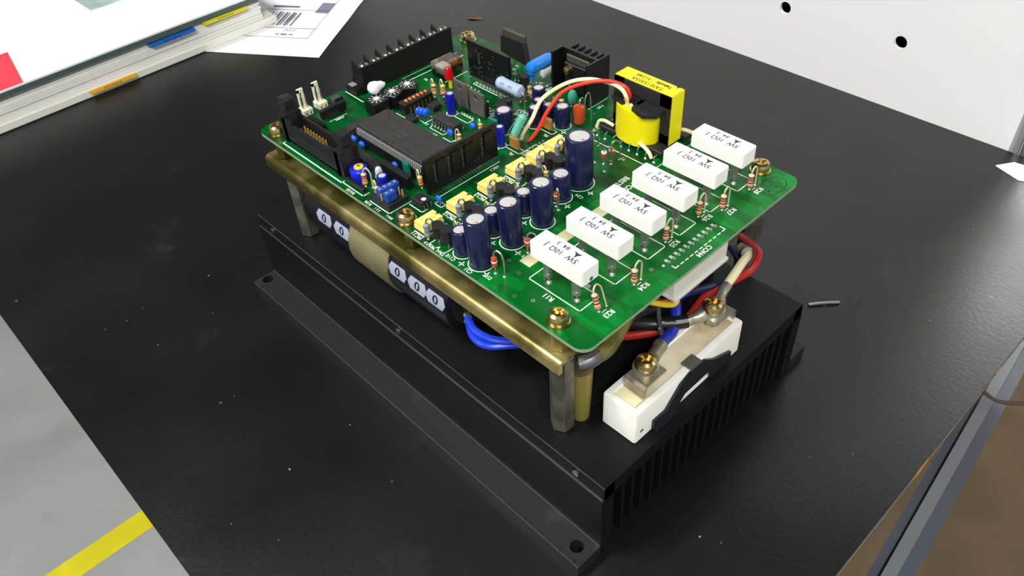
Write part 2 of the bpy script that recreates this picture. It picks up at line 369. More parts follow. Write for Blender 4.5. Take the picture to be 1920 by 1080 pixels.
# ------------------------------------------------------------------ binder and paper on the left
bn = thing('catalogue_binder', (-320, 40, TABLE), 'thick white catalogue binder with coloured index tabs at the table edge', 'binder')
coverm = mat('cover_white', (236, 236, 236), 0.35)
part('back_cover', MB().rbox(-420, -247, -240, 141, TABLE, TABLE + 5.5, 0.8), mat('cover_cream', (226, 226, 216), 0.5), bn)
mb = MB(); zz = TABLE + 5.6; k = 0
while zz < -63.6:
    h = 1.55; e = random.uniform(0, 1.6); mb.box(-420, -248.6 - e, -236, 132 - random.uniform(0, 2), zz, zz + h * 0.93); zz += h; k += 1
part('page_block', mb, mat('paper_pages', (222, 221, 216), 0.8, var=(228, 227, 224), vscale=30), bn, 'stack of off-white pages', smooth=0)
part('divider_sheet', MB().box(-420, -247.8, -236, 133, -77.2, -76.8), mat('peach_sheet', (228, 204, 170), 0.7), bn, 'thin peach divider sheet')
for nm, col, y0, y1, z in (('orange', (240, 178, 38), 4.5, 35.5, -77.6), ('blue', (30, 104, 190), 50, 81.5, -64.2), ('yellow', (214, 204, 26), 88, 120.5, -63.1)):
    c = mat('tab_' + nm, col, 0.45)
    t = part('index_tab', MB().prism([(-252, y0 - 2), (-245.2, y0 + 1.5), (-245.2, y1), (-252, y1)], z - 1.6, z + 0.3), c, bn, nm + ' index tab')
    part('tab_print', MB().add([q for k in range(7) for q in ((-245.15, (y0 + y1) / 2 - 6 + k * 1.7, z - 0.9), (-245.15, (y0 + y1) / 2 - 4.9 + k * 1.7, z - 0.9), (-245.15, (y0 + y1) / 2 - 4.9 + k * 1.7, z - 0.3), (-245.15, (y0 + y1) / 2 - 6 + k * 1.7, z - 0.3))], [(4 * k, 4 * k + 1, 4 * k + 2, 4 * k + 3) for k in range(7)]), mat('tab_ink_' + nm, tuple(int(v * 0.45) for v in col), 0.6), t, smooth=0)
part('cover_board', MB().box(-420, -246.6, -240, 141, -62.4, -59.2), mat('board_teal', (74, 92, 92), 0.3), bn, 'dark teal edge of the front cover board')
ft = part('front_cover', MB().rbox(-420, -246.2, -240, 142, -59.2, -57.6, 0.3), coverm, bn)
z = -57.56
part('cover_picture', MB().add([(-312, 42.5, z), (-311, 240 - 98, z), (-420, 142, z), (-420, 41, z)], [(0, 1, 2, 3)]), mat('cover_photo', (118, 136, 136), 0.35, var=(168, 190, 188), vscale=22), bn, 'grey-green picture printed on the cover')
part('cover_block', MB().add([(-246.4, -26.3, z), (-295, -18.5, z), (-295, -238, z), (-246.4, -238, z)], [(0, 1, 2, 3)]), mat('cover_red', (226, 60, 74), 0.35), bn, 'red printed corner')
# sheet of paper with a bar-code label under the binder
e1 = Vector((64, 43.4, 0)).normalized(); e2 = Vector((-43.4, 64, 0)).normalized(); pc = Vector((-180.1, 129.7, TABLE + 0.5))
ps = thing('printed_sheet', (-230, 120, TABLE), 'white sheet with a printed bar-code label lying half under the binder', 'paper')
mb = MB(); n = 8
for i in range(n):
    def pt(u, v, lift=0): 
        p = pc - e1 * u + e2 * v; w = 0.35 * math.sin(v * 0.06) ** 2
        return (p.x, p.y, TABLE + 0.15 + (w if u < 1 else 0.1) + lift)
    a, b = i * 150 / n, (i + 1) * 150 / n
    mb.quad(pt(105, a), pt(0, a), pt(0, b), pt(105, b)); mb.quad(pt(105, b, -.12), pt(0, b, -.12), pt(0, a, -.12), pt(105, a, -.12))
part('sheet', mb, mat('paper_white', (240, 242, 246), 0.6), ps)
ink = mat('label_ink', (112, 114, 136), 0.6); zz = TABLE + 0.75
def onp(u, v): 
    p = pc - e1 * u + e2 * v; return (p.x, p.y)
mb = MB()
def seg(u0, v0, u1, v1, w): mb.line(onp(u0, v0), onp(u1, v1), w, zz, 0.02)
seg(18, 24, 72, 24, .5); seg(18, 24, 18, 92, .4); seg(18, 38, 70, 38, .6); seg(18, 66, 66, 66, .5); seg(18, 92, 72, 92, .5)
for i, u in enumerate((38, 41, 42.8, 46, 48, 51, 53.2, 56, 58.5, 61, 64)): seg(u, 42, u, 61, (1.2, .6, 1.7, .5)[i % 4])
mb.add([(*onp(18.5, 63), zz), (*onp(18.5, 79), zz), (*onp(28, 79), zz), (*onp(28, 63), zz)], [(0, 1, 2, 3)])
mb.text('PPSZ', (*onp(35, 34.5), zz), e1, e2, 4.2); seg(31, 28.5, 33, 28.5, 1.2); seg(36, 28.5, 38.4, 28.5, 2.0); seg(41, 28.5, 43, 28.5, 1.2); seg(44, 71, 62, 71, 2.6)
part('label_print', mb, ink, ps, 'grey printed bar-code label', smooth=0)
# small white label at the far right corner of the table
single('white_card', MB().prism([(184, 289), (197, 284), (215, 291), (205, 299), (189.5, 297.5)], TABLE + 0.05, TABLE + 0.5), mat('paper_white', (240, 242, 246)), (196, 292, TABLE), 'small white card at the far right corner of the table', 'card')
single('wire_clipping', MB().tube([(170.1, 140.2, TABLE + 0.7), (174, 144.8, TABLE + 0.9), (178.7, 150.0, TABLE + 0.7)], 0.62, 8), mat('tinned_wire', (176, 174, 168), 0.35, 0.9), (174, 145, TABLE), 'cut end of tinned wire lying right of the heat sink', 'wire')
mb = MB()
for i in range(48):
    x, y = random.uniform(-60, 236), random.uniform(-100, 250); r = random.choice((0.22, 0.25, 0.3, 0.45))
    if -16 < x < 186 and -19 < y < 116: continue
    mb.ball((x, y, TABLE + r * 0.4), r * random.uniform(.8, 1.6), r, r * 0.5, 6, 3)
single('dust_crumbs', mb, mat('dust', (116, 112, 104), 0.9), (90, 60, TABLE), 'scattered pale dust crumbs on the black table', 'dust', kind='stuff')
single('brown_flake', MB().add([(-147.4, 229.2, TABLE + .1), (-143.7, 230.7, TABLE + .9), (-137.7, 235.9, TABLE + .3), (-140.7, 236.3, TABLE + .8), (-145.9, 232.2, TABLE + .4), (-147.4, 229.2, TABLE), (-143.7, 230.7, TABLE + .7), (-137.7, 235.9, TABLE), (-140.7, 236.3, TABLE + .6), (-145.9, 232.2, TABLE + .2)], [(0, 1, 2, 3, 4), (9, 8, 7, 6, 5), (0, 5, 6, 1), (1, 6, 7, 2), (2, 7, 8, 3), (3, 8, 9, 4), (4, 9, 5, 0)]), mat('flake_brown', (110, 62, 44), .8), (-142.9, 232.9, TABLE), 'small brown flake lying on the table beyond the terminal strip', 'flake')

# ================================================================== heat sink
HX0, HX1, HY0, HY1, HZ = -13.8, 183.4, -5.1, 102.4, -45.46
black_alu = mat('anodised_black', (11, 11, 14), 0.46, 0.0, 0.26, var=(15, 15, 17), vscale=25, bump=0.06, bscale=400)
hs = thing('heat_sink', (84.8, 48.6, TABLE), 'long black anodised aluminium heat sink with mounting flanges under the drive', 'heat sink')
def side(sgn):
    """one long side: chamfer strip, wall and foot flange as one extruded profile (y, z)"""
    f = (lambda y: y) if sgn < 0 else (lambda y: HY0 + HY1 - y)
    prof = [(-5.1, HZ), (-5.55, -50.6), (-6.2, -51.05), (-6.2, -76.2), (-6.8, -76.7), (-16.8, -76.7), (-16.8, TABLE), (0.5, TABLE), (0.5, -52), (1.5, HZ - 6), (1.5, HZ - 0.02)]
    prof = [(f(y), z) for y, z in prof]
    return prof if sgn < 0 else prof[::-1]
part('base_plate', MB().box(HX0, HX1, HY0 + 0.0, HY1, HZ - 6, HZ), black_alu, hs)
def flange_with_hole(sgn):
    mb = MB(); f = (lambda y: y) if sgn < 0 else (lambda y: HY0 + HY1 - y)
    wall = [(-5.1, HZ - 0.01), (-5.55, -50.6), (-6.2, -51.05), (-6.2, TABLE + 0.01), (-0.5, TABLE + 0.01), (-0.5, HZ - 6), (-0.5, HZ - 0.01)]
    wall = [(f(y), z) for y, z in wall]
    mb.prism(wall if sgn > 0 else wall[::-1], HX0, HX1, 'x'); return mb
part('side_wall', flange_with_hole(-1), black_alu, hs); part('side_wall', flange_with_hole(1), black_alu, hs)
def plate_hole(x0, x1, y0, y1, z0, z1, holes, n=20):
    """flat strip along x with round or slot-open holes"""
    mb = MB(); xs = [x0]
    for hx, hy, r in holes: xs += [hx - 1.3 * r, hx + 1.3 * r]
    xs.append(x1)
    for i in range(len(xs) - 1):
        if i % 2 == 0: mb.box(xs[i], xs[i + 1], y0, y1, z0, z1); continue
        hx, hy, r = holes[i // 2]; ex = 1.3 * r
        for j in range(n):
            a, b = 2 * math.pi * j / n + math.pi / 4, 2 * math.pi * (j + 1) / n + math.pi / 4
            def sq(t):
                c, s_ = math.cos(t), math.sin(t); kx = ex / abs(c) if abs(c) > 1e-6 else 1e9
                ky = ((y1 - hy) if s_ > 0 else (hy - y0)) / abs(s_) if abs(s_) > 1e-6 else 1e9
                k = min(kx, ky); return hx + c * k, hy + s_ * k
            A, B = sq(a), sq(b); C, D = (hx + r * math.cos(b), hy + r * math.sin(b)), (hx + r * math.cos(a), hy + r * math.sin(a))
            for z, o in ((z1, 1), (z0, -1)): mb.quad(*[(q[0], q[1], z) for q in (A, B, C, D)][::o])
            mb.quad((D[0], D[1], z0), (C[0], C[1], z0), (C[0], C[1], z1), (D[0], D[1], z1)); 
        for yy in (y0, y1): mb.quad((xs[i], yy, z0), (xs[i + 1], yy, z0), (xs[i + 1], yy, z1), (xs[i], yy, z1))
    return mb
dusty = mat('anodised_dusty', (24, 24, 27), 0.5, var=(76, 72, 64), vscale=26, vdetail=6, vlo=0.62, vhi=0.85)
part('foot_flange', plate_hole(HX0, HX1, -16.8, -6.0, TABLE, -76.7, [(-10.4, -11.5, 2.4), (178.0, -11.5, 2.35)]), dusty, hs, smooth=0)
part('foot_flange', plate_hole(HX0, HX1, 103.4, 114.1, TABLE, -76.7, [(-10.4, 108.8, 2.4), (178.0, 108.8, 2.35)]), dusty, hs, smooth=0)
nf = 19
fin = mesh('fin', MB().box(0, HX1 - HX0 - 1.0, -0.75, 0.75, 0, 27.5), black_alu, 0)
for i in range(nf):
    o = bpy.data.objects.new('cooling_fin', fin); COL.objects.link(o); o.parent = hs
    b = ORG[hs.name]; y = 4.5 + i * (88.3 / (nf - 1)); o.location = Vector(((HX0 + 0.5 - b[0]) * S, (y - b[1]) * S, (HZ - 33.0 - b[2]) * S))
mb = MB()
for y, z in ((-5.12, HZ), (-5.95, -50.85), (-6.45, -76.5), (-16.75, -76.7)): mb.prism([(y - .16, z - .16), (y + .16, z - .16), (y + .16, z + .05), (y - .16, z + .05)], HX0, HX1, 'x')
part('edge_highlight', mb, mat('highlight_grey', (92, 92, 96), 0.4, 0.7), hs, 'pale strips painted as highlights along the edges', smooth=0)  # edge highlights put in as thin strips of lighter grey
for x, y in ((141.1, 11.6), (100, 92), (30, 60)):
    mb = MB(); mb.ring((x, y), 1.35, 0.5, 20, HZ + 0.03); mb.lathe([(1.3, HZ - 0.0), (1.3, HZ + 0.02)], 20, (x, y, 0))
    part('threaded_hole', mb, mat('hole_dark', (7, 7, 8), 0.5), hs, 'small threaded hole')
for x in (172.2, -2.2, 84):
    mb = MB().lathe([(1.25, -6.0), (1.25, -5.0 - 0.35), (0.9, -5.0 - 0.6)][::-1], 14, (x, 0, -47.7), 'y')
    part('set_screw', mb, mat('zinc', (170, 170, 168), 0.3, 1.0), hs, 'small zinc set screw in the side')

# ================================================================== bracket on hexagonal standoffs
gold = mat('yellow_chromate', (184, 168, 112), 0.36, 0.8, var=(92, 88, 40), vscale=34, vdetail=9, bump=0.05, bscale=300, vlo=0.42, vhi=0.6)
steel = mat('dull_steel', (142, 138, 126), 0.42, 0.85, var=(104, 100, 90), vscale=90, bump=0.25, bscale=900)
BZ = -10.6; BY = -0.75
br = thing('mounting_bracket', (81, 50, HZ), 'yellow-chromated steel bracket on hexagonal standoffs carrying the circuit board', 'bracket')
def bracket_profile():
    """(y, z) of the bent sheet: flat top, rounded bend, lip down, 1.6 thick"""
    o, r, t = [], 2.0, 1.5
    o.append((106.0, BZ)); 
    for k in range(7):
        a = math.pi / 2 * k / 6; o.append((BY + r - r * math.sin(a), BZ - r + r * math.cos(a)))
    o.append((BY, BZ - 5.0)); o.append((BY + t, BZ - 5.0))
    for k in range(5):
        a = math.pi / 2 * (4 - k) / 4; o.append((BY + r - (r - t) * math.sin(a), BZ - r + (r - t) * math.cos(a)))
    o.append((106.0, BZ - t)); return o
part('bent_sheet', MB().prism(bracket_profile(), 1.3, 161.0, 'x'), gold, br, smooth=40)
def hexpost(x, y, z0, z1, r, b=0.5):
    mb = MB(); a0 = math.radians(28)
    rg = [[(x + q * math.cos(a0 + k * math.pi / 3), y + q * math.sin(a0 + k * math.pi / 3), z) for k in range(6)] for q, z in ((r - b, z0), (r, z0 + b), (r, z1 - b), (r - b, z1))]
    return mb.rings(rg)
for x, y in ((157.6, 3.9), (13.6, 3.9), (157.2, 103.4), (13.6, 101.5)): part('hexagonal_standoff', hexpost(x, y, HZ, BZ - 1.5, 3.9), steel, br, 'dull steel hexagonal standoff', smooth=20)
for x, y in ((8.4, 4.6), (156.4, 4.6), (87.9, 4.6), (156.4, 103.0), (8.4, 103.0)): part('spacer', hexpost(x, y, BZ, -1.32, 2.7, 0.3), gold, br, 'hexagonal spacer under the board', smooth=20)
for x in (40, 118):
    part('punched_mark', MB().ring((x, 6.0), 2.2, 0.25, 18, BZ + 0.02), mat('gold_shadow', (70, 64, 26), 0.5), br)

# ================================================================== large capacitor lying between bracket and heat sink
CYY, CZ, CR = 16.6, -29.2, 16.0
lc = thing('smoothing_capacitor', (70, CYY, HZ), 'large black electrolytic capacitor lying in a metal strap under the board', 'capacitor')
sleeve_blk = mat('black_sleeve', (17, 18, 24), 0.28, 0, 0.5)
part('can', MB().lathe([(CR - 1.5, 19), (CR, 21), (CR, 104.5), (CR - 0.7, 106), (CR - 2.5, 106.6), (CR - 3, 105.6)], 40, (0, CYY, CZ), 'x'), sleeve_blk, lc)
part('end_disc', MB().lathe([(CR - 3, 104.8), (CR - 3.2, 105.8)], 32, (0, CYY, CZ), 'x'), mat('phenolic', (30, 26, 24), 0.6), lc, 'dark terminal end disc')
def arc(r, a): return (CYY - r * math.cos(a), CZ + r * math.sin(a))
lab = mat('label_silver', (150, 156, 178), 0.4); ink0 = mat('label_black', (14, 14, 16), 0.5)
def hexlabel(xc, ac, half=5.2, wid=0.165, flip=False):
    """printed arrow-ended label wrapped on the can, with a 0"""
    mb = MB(); r = CR + 0.05; n = 6
    for k in range(n):
        t0, t1 = -1 + 2 * k / n, -1 + 2 * (k + 1) / n
        def pt(t, s_):
            ext = half - 1.4 * abs(t); return (xc + s_ * ext, *arc(r, ac + wid * t))
        mb.quad(pt(t0, -1), pt(t0, 1), pt(t1, 1), pt(t1, -1))
    pl = part('polarity_mark', mb, lab, lc, 'silver arrow-ended minus mark')
    mb = MB(); r = CR + 0.1; q = 20
    for k in range(q):
        a, b = 2 * math.pi * k / q, 2 * math.pi * (k + 1) / q
        def el(t, s_): return (xc + (0.55 + 0.85 * s_) * math.cos(t), *arc(r, ac + (0.082 + 0.03 * s_) * math.sin(t)))
        mb.quad(el(a, 0), el(a, 1), el(b, 1), el(b, 0))
    part('zero_print', mb, ink0, pl, 'black 0')
for xc in (34.8, 46.4, 80.4, 91.4, 101.2): hexlabel(xc, 0.24)
strap = mat('strap_zinc', (190, 184, 140), 0.4, 0.8, var=(160, 154, 110), vscale=20)
mb = MB(); n = 30
rg = []
for k in range(n + 1):
    a = -1.2 + (math.pi + 0.2) * k / n
    rg.append([(x, *arc(r, a)) for x, r in ((52.0, CR + 0.1), (75.4, CR + 0.1), (75.4, CR + 0.9), (52.0, CR + 0.9))])
mb.rings(rg); part('strap', mb, strap, lc, 'zinc-plated clamp strap', smooth=50)
# terminal lug with two blue wires at the capacitor's end
lw = thing('blue_lead_pair', (122, 6, -30), 'pair of blue wires crimped to a lug at the capacitor end', 'wire')
zinc = mat('zinc', (170, 170, 168), 0.3, 1.0)
mb = MB().prism([(105.8, 8.5), (112, 5.0), (114.5, 5.2), (114.5, 6.6), (112.4, 6.8), (106, 10.4)], -30.2, -28.8)
mb.box(111.5, 114.6, 4.6, 5.3, -31.8, -27.2); mb.tube([(112.2, 5.2, -30.6), (114.8, 4.6, -31.4)], 1.5, 10); mb.tube([(112.2, 5.0, -27.6), (114.8, 4.4, -28.2)], 1.3, 10)
part('crimp_lug', mb, zinc, lw, 'shiny crimped lug')
blue_w = mat('blue_insulation', (20, 56, 190), 0.35)
part('blue_wire', MB().tube([(113.5, 4.8, -31.0), (119, 1.9, -31.6), (125, 2.6, -31.8), (131, 9.0, -32), (140, 22, -34)], 1.35, 10), blue_w, lw)
part('blue_wire', MB().tube([(113.5, 4.6, -28.0), (119, 2.6, -28.6), (126, 4.4, -29.6), (132, 11, -31), (141, 26, -34)], 1.35, 10), blue_w, lw)

# ================================================================== large white power resistor in front
pr = thing('power_resistor', (172.5, 40.8, HZ), 'large white ceramic power resistor clipped to the heat sink end', 'resistor')
ceramic = mat('ceramic_white', (232, 232, 228), 0.6, var=(222, 220, 212), vscale=30, bump=0.05, bscale=500)
RX0, RX1, RY0, RY1, RZ0, RZ1 = 165.7, 179.3, 13.4, 68.3, HZ, -31.5
mb = MB()
w = 2.6                                        # hollow trough: floor, walls, and cement filling
def trough_ring(e, z, r):
    out = []
    for cx, cy, a0 in ((RX1 - e - r, RY0 + e + r, -90), (RX1 - e - r, RY1 - e - r, 0), (RX0 + e + r, RY1 - e - r, 90), (RX0 + e + r, RY0 + e + r, 180)):
        for k in range(4): out.append((cx + r * math.cos(math.radians(a0 + 30 * k)), cy + r * math.sin(math.radians(a0 + 30 * k)), z))
    return out
mb.rings([trough_ring(0.3, RZ0, 0.7), trough_ring(0, RZ0 + 0.4, 0.9), trough_ring(0, RZ1 - 0.5, 0.9), trough_ring(0.15, RZ1 - 0.15, 0.8), trough_ring(0.5, RZ1, 0.7), trough_ring(w - .4, RZ1, 0.5), trough_ring(w, RZ1 - 0.3, 0.4), trough_ring(w, RZ0 + 4, 0.4)])
part('ceramic_body', mb, ceramic, pr)
part('cement_fill', MB().box(RX0 + 1.5, RX1 - 1.5, RY0 + 1.6, RY1 - 1.6, RZ0 + 3, RZ1 - 0.35), mat('cement_cream', (214, 206, 176), 0.8, var=(158, 140, 96), vscale=40, vdetail=5, vlo=0.46, vhi=0.72), pr, 'yellowed cement filling')
part('cement_gap', MB().box(RX0 + 2.6, RX1 - 2.9, RY0 + 2.6, RY0 + 6.2, RZ1 - 0.36, RZ1 - 0.32), mat('cement_cream2', (232, 224, 180), 0.7), pr, 'pale recess beside the near terminal')
part('test_mark', MB().box(RX1 + 0.0, RX1 + 0.04, 15.8, 17.2, -41.6, -40.6), mat('teal_ink', (20, 84, 92), 0.6), pr, 'small teal mark')
clipm = mat('clip_steel', (52, 54, 60), 0.38, 0.7); clip_hi = mat('clip_zinc', (138, 142, 136), 0.35, 0.9)
x = RX1 + 0.05
mb = MB().prism([(21.4, -45.3), (21.4, -40.6), (27.4, -40.8), (34.0, -34.0), (38.6, -32.3), (46.5, -32.3), (52.0, -36.4), (61.8, -40.4), (62.4, -44.4), (56.0, -45.3), (51.3, -45.3), (49.4, -40.4), (37.0, -40.6), (33.2, -44.0), (33.4, -45.3)], x, x + 0.9, 'x')
part('spring_clip', mb, clipm, pr, 'dark spring steel clip')
part('clip_tongue', MB().box(RX1 - 3.2, x + 0.9, 38.9, 44.4, RZ1 + 0.05, RZ1 + 0.7), clip_hi, pr, 'bent-over clip tongue')
part('clip_foot', MB().prism([(x + 0.8, 21.6), (x + 2.0, 21.6), (x + 2.0, 33.0), (x + 0.8, 33.0)], HZ, HZ + 0.8), clipm, pr, 'clip foot on the heat sink')
solder = mat('tinned', (182, 178, 166), 0.36, 0.8, var=(150, 144, 128), vscale=120)
brass = mat('brass_screw', (206, 186, 130), 0.27, 1.0, var=(186, 166, 110), vscale=60)
def panhead(mb, x, y, z, r, h):
    mb.lathe([(r, z), (r, z + h * 0.45), (r * 0.9, z + h * 0.8), (r * 0.62, z + h)], 24, (x, y, 0), cap1=False)
    # recessed cross: cap made of the ring between head and a sunken cross
    a = r * 0.62; n = 24; d = h * 0.45; cw = r * 0.17; cl = r * 0.52
    cross = [(cw, cl), (-cw, cl), (-cw, cw), (-cl, cw), (-cl, -cw), (-cw, -cw), (-cw, -cl), (cw, -cl), (cw, -cw), (cl, -cw), (cl, cw), (cw, cw)]
    ang = [math.atan2(q[1], q[0]) % (2 * math.pi) for q in cross]; order = sorted(range(12), key=lambda i: ang[i]); cross = [cross[i] for i in order]; ang = [ang[i] for i in order]
    k = 12
    ring_ = [(a * math.cos(t), a * math.sin(t)) for t in ang]
    vs = [(x + q[0], y + q[1], z + h) for q in ring_] + [(x + q[0], y + q[1], z + h * 1.02) for q in cross] + [(x + q[0], y + q[1], z + h - d) for q in cross]
    fs = [(i, (i + 1) % k, k + (i + 1) % k, k + i) for i in range(k)] + [(k + i, k + (i + 1) % k, 2 * k + (i + 1) % k, 2 * k + i) for i in range(k)] + [tuple(range(2 * k, 3 * k))]
    mb.add(vs, fs); return mb
def terminal(yc, flip, nm):
    mb = MB(); s_ = -1 if flip else 1
    x0, x1 = 168.6, 176.4
    prof = [(yc - s_ * 6.6, RZ1 - 1.0), (yc - s_ * 6.6, RZ1 + 3.6), (yc - s_ * 5.6, RZ1 + 4.6), (yc + s_ * 4.0, RZ1 + 4.6), (yc + s_ * 4.0, RZ1 + 3.7), (yc - s_ * 5.4, RZ1 + 3.7), (yc - s_ * 5.8, RZ1 - 1.0)]
    mb.prism(prof if not flip else prof[::-1], x0, x1, 'x')
    o = part('terminal_tab', mb, solder, pr, nm + ' bent terminal tab', smooth=20)
    part('nut', hexpost(172.2, yc, RZ1 + 1.4, RZ1 + 3.7, 3.6, 0.3), solder, o, smooth=20)
    part('washer', MB().lathe([(4.2, RZ1 + 4.6), (4.2, RZ1 + 5.5), (3.6, RZ1 + 5.8)], 20, (171.4, yc, 0)), solder, o)
    part('screw', panhead(MB(), 171.4, yc, RZ1 + 5.8, 3.5, 3.2), brass, o, 'brass cross-head screw', smooth=35)
    return o
t1 = terminal(26.8, False, 'near'); t2 = terminal(61.0, True, 'far')
# ring lugs with their cables
def lug(name, root_label, p, d, wires, cat='cable'):
    pass
bl = thing('black_cable', (165, 47, -27), 'black sleeved cable with a crimp lug on the far resistor terminal', 'cable')
part('crimp_barrel', MB().tube([(170.4, 57.6, -26.4), (168.8, 53.4, -27.0), (167.6, 51.0, -27.4)], [2.4, 1.9, 1.9], 12, 3), solder, bl, 'dull crimp barrel')
part('sleeve', MB().tube([(168.2, 52.2, -27.2), (165, 48.5, -27.6), (159, 43, -28), (148, 38, -30), (134, 34, -33)], 2.3, 12), mat('black_rubber', (20, 21, 25), 0.35), bl)
bw = thing('blue_cable', (166, 44, -28), 'short blue cable crimped to the near resistor terminal', 'cable')
part('crimp_barrel', MB().tube([(170.6, 30.8, -26.2), (169.2, 35.0, -27.4), (168.0, 38.6, -28.0)], [2.2, 2.1, 2.4], 12, 3), solder, bw, 'shiny crimp barrel')
part('insulation', MB().tube([(168.2, 38.0, -28.0), (167.2, 41.5, -28.6), (166.4, 46.7, -29.0), (163.5, 52, -27), (158, 58, -24)], 1.9, 12), mat('blue_cable_insulation', (22, 44, 150), 0.35), bw)
single('marked_wire', MB().tube([(167.2, 39.6, -28.0), (166.3, 41.6, -28.6), (163.6, 43.2, -25), (161.5, 44.8, -21), (158, 48, -17)], 0.8, 8), mat('grey_marked_wire', (40, 40, 42), 0.5, var=(150, 148, 140), vscale=420, vlo=0.6, vhi=0.66), (164, 43, -26), 'thin black wire with pale print beside the blue cable', 'wire')
cw = thing('cream_cable', (168, 78, -23), 'cream cable arching from the far resistor terminal to a sleeve', 'cable')
part('crimp_barrel', MB().tube([(171.2, 64.4, -26.0), (169.6, 68.4, -25.6), (168.9, 72.4, -24.2)], [2.3, 1.7, 1.8], 12, 3), solder, cw, 'shiny crimp barrel')
part('insulation', MB().tube([(168.9, 71.8, -24.3), (168.6, 76.0, -22.6), (168.0, 81.0, -21.2), (167.0, 86.0, -21.4), (164.5, 90.0, -23.5)], 1.55, 12), mat('cream_insulation', (214, 208, 172), 0.45), cw)
part('sleeve', MB().tube([(166.6, 87.2, -21.6), (164.2, 90.6, -24.0), (161, 93, -26)], 2.4, 12), mat('milky_sleeve', (128, 124, 110), 0.4), cw, 'milky sleeve at the bend')
rw = single('red_cable', MB().tube([(138, 34, -37), (152, 38, -35), (163, 47.5, -31), (166.6, 54.4, -28.6), (165.6, 66.0, -27), (168.3, 76.0, -25.6), (171.6, 81.0, -22), (170.6, 86.5, -19.6), (166, 91, -21), (158, 96, -24)], 1.5, 10), mat('red_insulation', (150, 28, 26), 0.4), (166, 66, -27), 'red cable looping round the cream cable below the board', 'cable')
single('dark_blue_cable', MB().tube([(156, 50, -26), (162, 60, -24), (166, 72, -26), (168.5, 80, -27), (164, 88, -28), (156, 94, -29)], 1.4, 10), mat('navy_insulation', (18, 24, 60), 0.4), (162, 60, -24), 'dark blue cable running behind the red cable', 'cable')
for i, (nm, col, pts) in enumerate((
    ('yellow', (196, 170, 30), [(163.5, 47.5, -11.5), (167.6, 45.4, -13.0), (166.0, 43.4, -15.0), (156, 40, -16.5), (140, 36, -18)]),
    ('orange', (200, 92, 24), [(163.0, 49.5, -11.5), (166.4, 45.8, -14.2), (163.4, 43.0, -15.8), (152, 39, -17.5), (138, 34, -19)]),
    ('brown', (96, 40, 24), [(162.5, 52, -11.5), (164.6, 46.6, -15.2), (160.4, 42.6, -16.8), (148, 38, -18.6), (136, 33, -20)]),
    ('bright blue', (24, 50, 150), [(163.4, 56, -11.5), (164.8, 57.8, -15), (163.2, 55.0, -21), (158, 48, -24), (146, 40, -27)]),
    ('purple', (60, 34, 70), [(163.4, 60, -11.5), (164.4, 61.8, -15), (163.4, 61.0, -21), (158, 56, -25), (148, 48, -28)]),
    ('grey', (70, 70, 74), [(163.4, 66, -11.5), (163.6, 68, -15), (161.4, 70.0, -22), (156, 72, -26), (146, 70, -28)]),
    ('black', (18, 18, 20), [(163.4, 69, -11.5), (162.0, 74, -16), (158.4, 80.0, -22), (152, 84, -26), (144, 82, -28)]))):
    single('harness_wire', MB().tube(pts, 0.95, 8), mat('harness_' + nm.replace(' ', '_'), col, 0.4), pts[1], nm + ' wire leaving the plug under the board edge', 'wire', 'wires of the plug under the board')
bp = thing('brass_post', (159, 10.5, HZ), 'tapered brass post with a cable lug behind the near standoff', 'post')
part('post_body', MB().lathe([(2.7, HZ), (2.9, HZ + 1.2), (3.5, HZ + 15), (3.8, HZ + 24)], 18, (159.3, 10.6, 0)), mat('olive_brass', (150, 136, 70), 0.5, 0.5), bp)
part('ring_lug', MB().lathe([(4.0, HZ + 24), (4.0, HZ + 26), (2.8, HZ + 29.5)], 18, (159.6, 9.8, 0)), mat('rusty_lug', (104, 84, 60), 0.55, 0.6, var=(70, 56, 40), vscale=140), bp, 'tarnished ring lug')
part('lug_barrel', MB().tube([(162.2, 6.9, -15.4), (164.3, 9.4, -14.6), (164.8, 12.6, -14.0)], 2.3, 12, 3), mat('grey_barrel', (96, 98, 100), 0.4, 0.6), bp, 'grey crimp barrel')
part('cable_sleeve', MB().tube([(164.6, 11.2, -14.2), (165.2, 15.5, -14.0), (163.6, 21, -14.6), (160, 30, -16), (154, 44, -20)], 2.3, 14), mat('olive_sleeve', (112, 106, 48), 0.35, 0, 0.5, var=(74, 66, 26), vscale=70), bp, 'glossy olive cable sleeve')
# contents of the drive seen dimly between bracket and heat sink
pm = thing('power_module', (130, 60, HZ), 'black power module block on the heat sink under the board', 'module')
part('module_body', MB().rbox(104, 150, 40, 96, HZ, HZ + 16, 0.8), mat('module_black', (14, 14, 16), 0.5), pm)
for i in range(6): part('terminal_screw', MB().lathe([(2.6, HZ + 16), (2.6, HZ + 18), (1.8, HZ + 18.8)], 14, (146, 45 + i * 9, 0)), zinc, pm)
single('black_loom', MB().tube([(20, 60, -42), (60, 58, -40), (100, 30, -36), (130, 30, -32), (152, 40, -26), (160, 60, -24)], 3.0, 10), mat('black_rubber', (20, 21, 25), 0.35), (60, 58, HZ), 'black cable loom lying between heat sink and bracket', 'cable')

